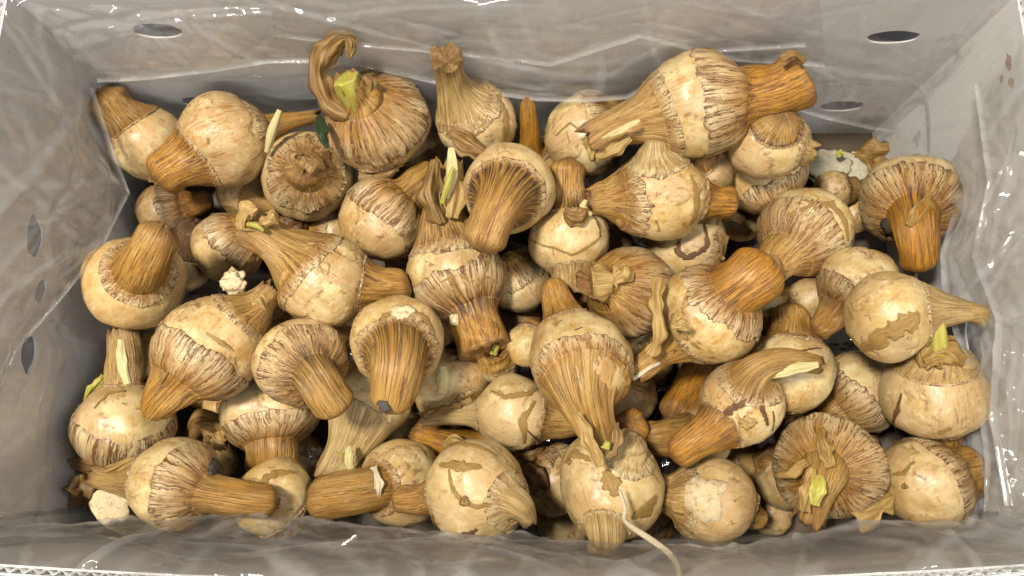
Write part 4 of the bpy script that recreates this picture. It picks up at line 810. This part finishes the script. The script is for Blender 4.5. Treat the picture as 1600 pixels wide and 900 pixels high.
# ------------------------------------------------------------------ loose scraps
Z0 = np.zeros(3)
def scrap(name, label, cat, pts, hw, mat, cup=0.6, group=None, seed=0.0, ragged=0.3):
    P = [PZ(x, y, z) for x, y, z in pts]; m = np.linalg.norm(P[0] - CAM) / FPX
    org = np.mean(P, 0); o = ribbon(name, P, [h * m for h in hw], mat, None, org, cup=cup, seed=seed, ragged=ragged); o.location = org
    return tag(o, label, cat, group)
def lump(name, label, cat, px, py, z, r, mat, seed, sq=(1, 1, 0.7), amp=0.3):
    c = PZ(px, py, z); m = np.linalg.norm(c - CAM) / FPX; th = np.linspace(0.02, math.pi - 0.02, 30); ph = np.linspace(0, 2 * math.pi, 44, endpoint=False)
    T_, F_ = np.meshgrid(th, ph, indexing='ij'); D = np.stack([np.sin(T_) * np.cos(F_), np.sin(T_) * np.sin(F_), np.cos(T_)], -1)
    q = np.floor((noise(D * 2.2 + seed, 3) + 0.4 * noise(D * 5 + seed, 4)) * 3) / 3
    V = D * (r * m * (1 + amp * 0.6 * noise(D * 2.0 + seed, 1) + amp * 0.5 * q + amp * 0.25 * noise(D * 9 + seed, 2)))[..., None] * np.array(sq)
    o = link(name, grid_mesh(name, V, attrs={'pc': ('FLOAT_VECTOR', D.reshape(-1, 3) * 2)}), mat); o.location = c
    return tag(o, label, cat)
# thin root hanging over the near fold
P = [PZ(968, 765, .155), PZ(977, 795, .156), PZ(976, 812, .156), PZ(992, 826, .156), PZ(1018, 843, .158), PZ(1045, 864, .166), PZ(1058, 884, .176), PZ(1060, 905, .186)]
m_ = 0.42 / FPX
o = tube('loose_root', P, [x * m_ for x in (2.5, 4, 3.2, 4.5, 5, 5, 4.5, 4)], M_ROOT, None, P[0], nf=12, flat=0.6, seed=3, rough=0.35); o.location = P[0]
tag(o, 'long pale root trailing over the near plastic fold', 'root')
# sawn stub end near the corner
P = [PZ(196, 800, .060), PZ(184, 792, .085), PZ(174, 786, .108)]
o = tube('cut_stalk', P, [x * 0.5 / FPX for x in (34, 33, 30)], M_CUT, None, P[0], nf=26, seed=5, rough=0.22); o.location = P[0]
tag(o, 'cut pale stalk end showing its white face by the mouldy bulb', 'stalk')
lump('root_crumb', 'pale knobbly root crumb between the torn pink neck and the pale neck', 'crumb', 364, 441, .128, 19, M_CUT, 2.2, amp=.45)
scrap('fibre_tuft', 'splayed bundle of pale fibres under the tan bulb by the fold', 'plant fibre', [(1405, 770, .10), (1375, 792, .115), (1340, 812, .12)], (6, 14, 12), M_TAN, 0.8, seed=4, ragged=.5)
scrap('green_leaf', 'small dark green leaf beside the green-necked onion-like bulb', 'leaf', [(497, 180, .13), (503, 205, .135), (512, 232, .13)], (4, 9, 3), M_LEAFG, .5, seed=7)
scrap('dry_leaf', 'broad brown dead leaf crushed in the near corner', 'leaf', [(108, 720, .06), (150, 722, .085), (200, 728, .08), (240, 700, .07)], (16, 30, 26, 8), M_DRY, .7, seed=9)
scrap('dry_leaf', 'pointed tan leaf tip lying on the dead leaf in the near corner', 'leaf', [(145, 748, .10), (175, 738, .112), (210, 716, .118)], (8, 11, 2), M_TAN, .8, seed=10)
scrap('dry_leaf', 'dark leaf folded down the corner above the cut stalk end', 'leaf', [(130, 800, .05), (140, 770, .07), (135, 740, .075)], (22, 26, 16), M_DRY, .6, seed=11)
scrap('curled_husk', 'curled grey-brown husk in the dark hollow before the flattened bulb', 'husk', [(290, 695, .05), (310, 672, .075), (335, 680, .08), (350, 705, .07)], (10, 22, 24, 10), M_DRY, 1.1, seed=12)
scrap('curled_husk', 'hollow rolled husk standing beside the flattened bulb', 'husk', [(325, 662, .06), (345, 668, .085), (352, 690, .08)], (14, 18, 12), M_TAN, 1.3, seed=13)
scrap('dry_leaf', 'brown papery leaf lying near the far corner hole', 'leaf', [(1335, 240, .012), (1370, 245, .024), (1415, 238, .018)], (14, 26, 14), M_STRIP, .5, seed=14)
lump('white_skin', 'crumpled white onion skin with a green fleck on the liner floor', 'onion skin', 1292, 262, .012, 34, M_WHITE, 4.4, (1.2, .8, .3), .4)
lump('white_skin', 'flat pale skin lying beside the brown papery leaf', 'onion skin', 1336, 262, .010, 26, M_WHITE, 8.1, (1.1, .8, .28), .4)
scrap('green_scrap', 'tiny bright green scrap on the white onion skin', 'leaf', [(1309, 236, .030), (1316, 243, .031)], (5, 5), M_GREEN, .3, seed=19)
scrap('dry_leaf', 'dark brown leaf caught beneath the face-up knobbed bulb', 'leaf', [(440, 350, .05), (462, 362, .06), (480, 345, .05)], (18, 22, 12), M_DARK, .6, seed=20)
scrap('dry_leaf', 'small black leaf scrap beside the black-crossed bulb near the fluted stub', 'leaf', [(1212, 690, .06), (1226, 668, .07), (1240, 648, .065)], (5, 9, 3), M_DARK, .6, seed=21)
scrap('skin_flake', 'brown skin flake in the hollow between the pale shoot and the snouted bulb', 'skin', [(800, 700, .06), (830, 705, .07), (852, 692, .06)], (12, 18, 10), M_DRY, .7, seed=22)
for q, (pts, hw, mt, lb) in enumerate((
    ([(545, 335, .06), (560, 322, .075), (580, 318, .07)], (6, 9, 4), M_DRY, 'brown skin flake under the big onion-like bulb'),
    ([(935, 300, .07), (955, 288, .085), (985, 296, .075)], (5, 9, 4), M_TAN, 'tan skin flake beneath the greenish side shoot'),
    ([(1120, 350, .05), (1145, 340, .062), (1170, 352, .055)], (4, 8, 5), M_TAN, 'tan shred of skin on the liner beside the netted bulb'),
    ([(1240, 690, .05), (1252, 668, .07), (1262, 650, .065)], (5, 8, 3), M_DRY, 'brown shred between the strapped bulb and the gilled bulb'),
    ([(1400, 690, .05), (1420, 700, .065), (1442, 694, .055)], (5, 9, 4), M_DRY, 'brown shred in the gap above the tan bulb by the fold'),
    ([(690, 695, .06), (712, 690, .07), (735, 700, .06)], (5, 9, 5), M_TAN, 'tan shred lying over the orange fluted stub'),
    ([(430, 480, .09), (436, 500, .10), (428, 520, .09)], (6, 10, 5), M_TAN, 'papery shred hanging from the pale neck beside the pink skin tip'),
    ([(500, 700, .05), (485, 715, .06), (470, 712, .05)], (8, 16, 10), M_FILM, 'clear glossy plastic scrap beside the pale yellow neck'))):
    scrap('skin_flake', lb, 'skin', pts, hw, mt, .6, seed=30 + q)
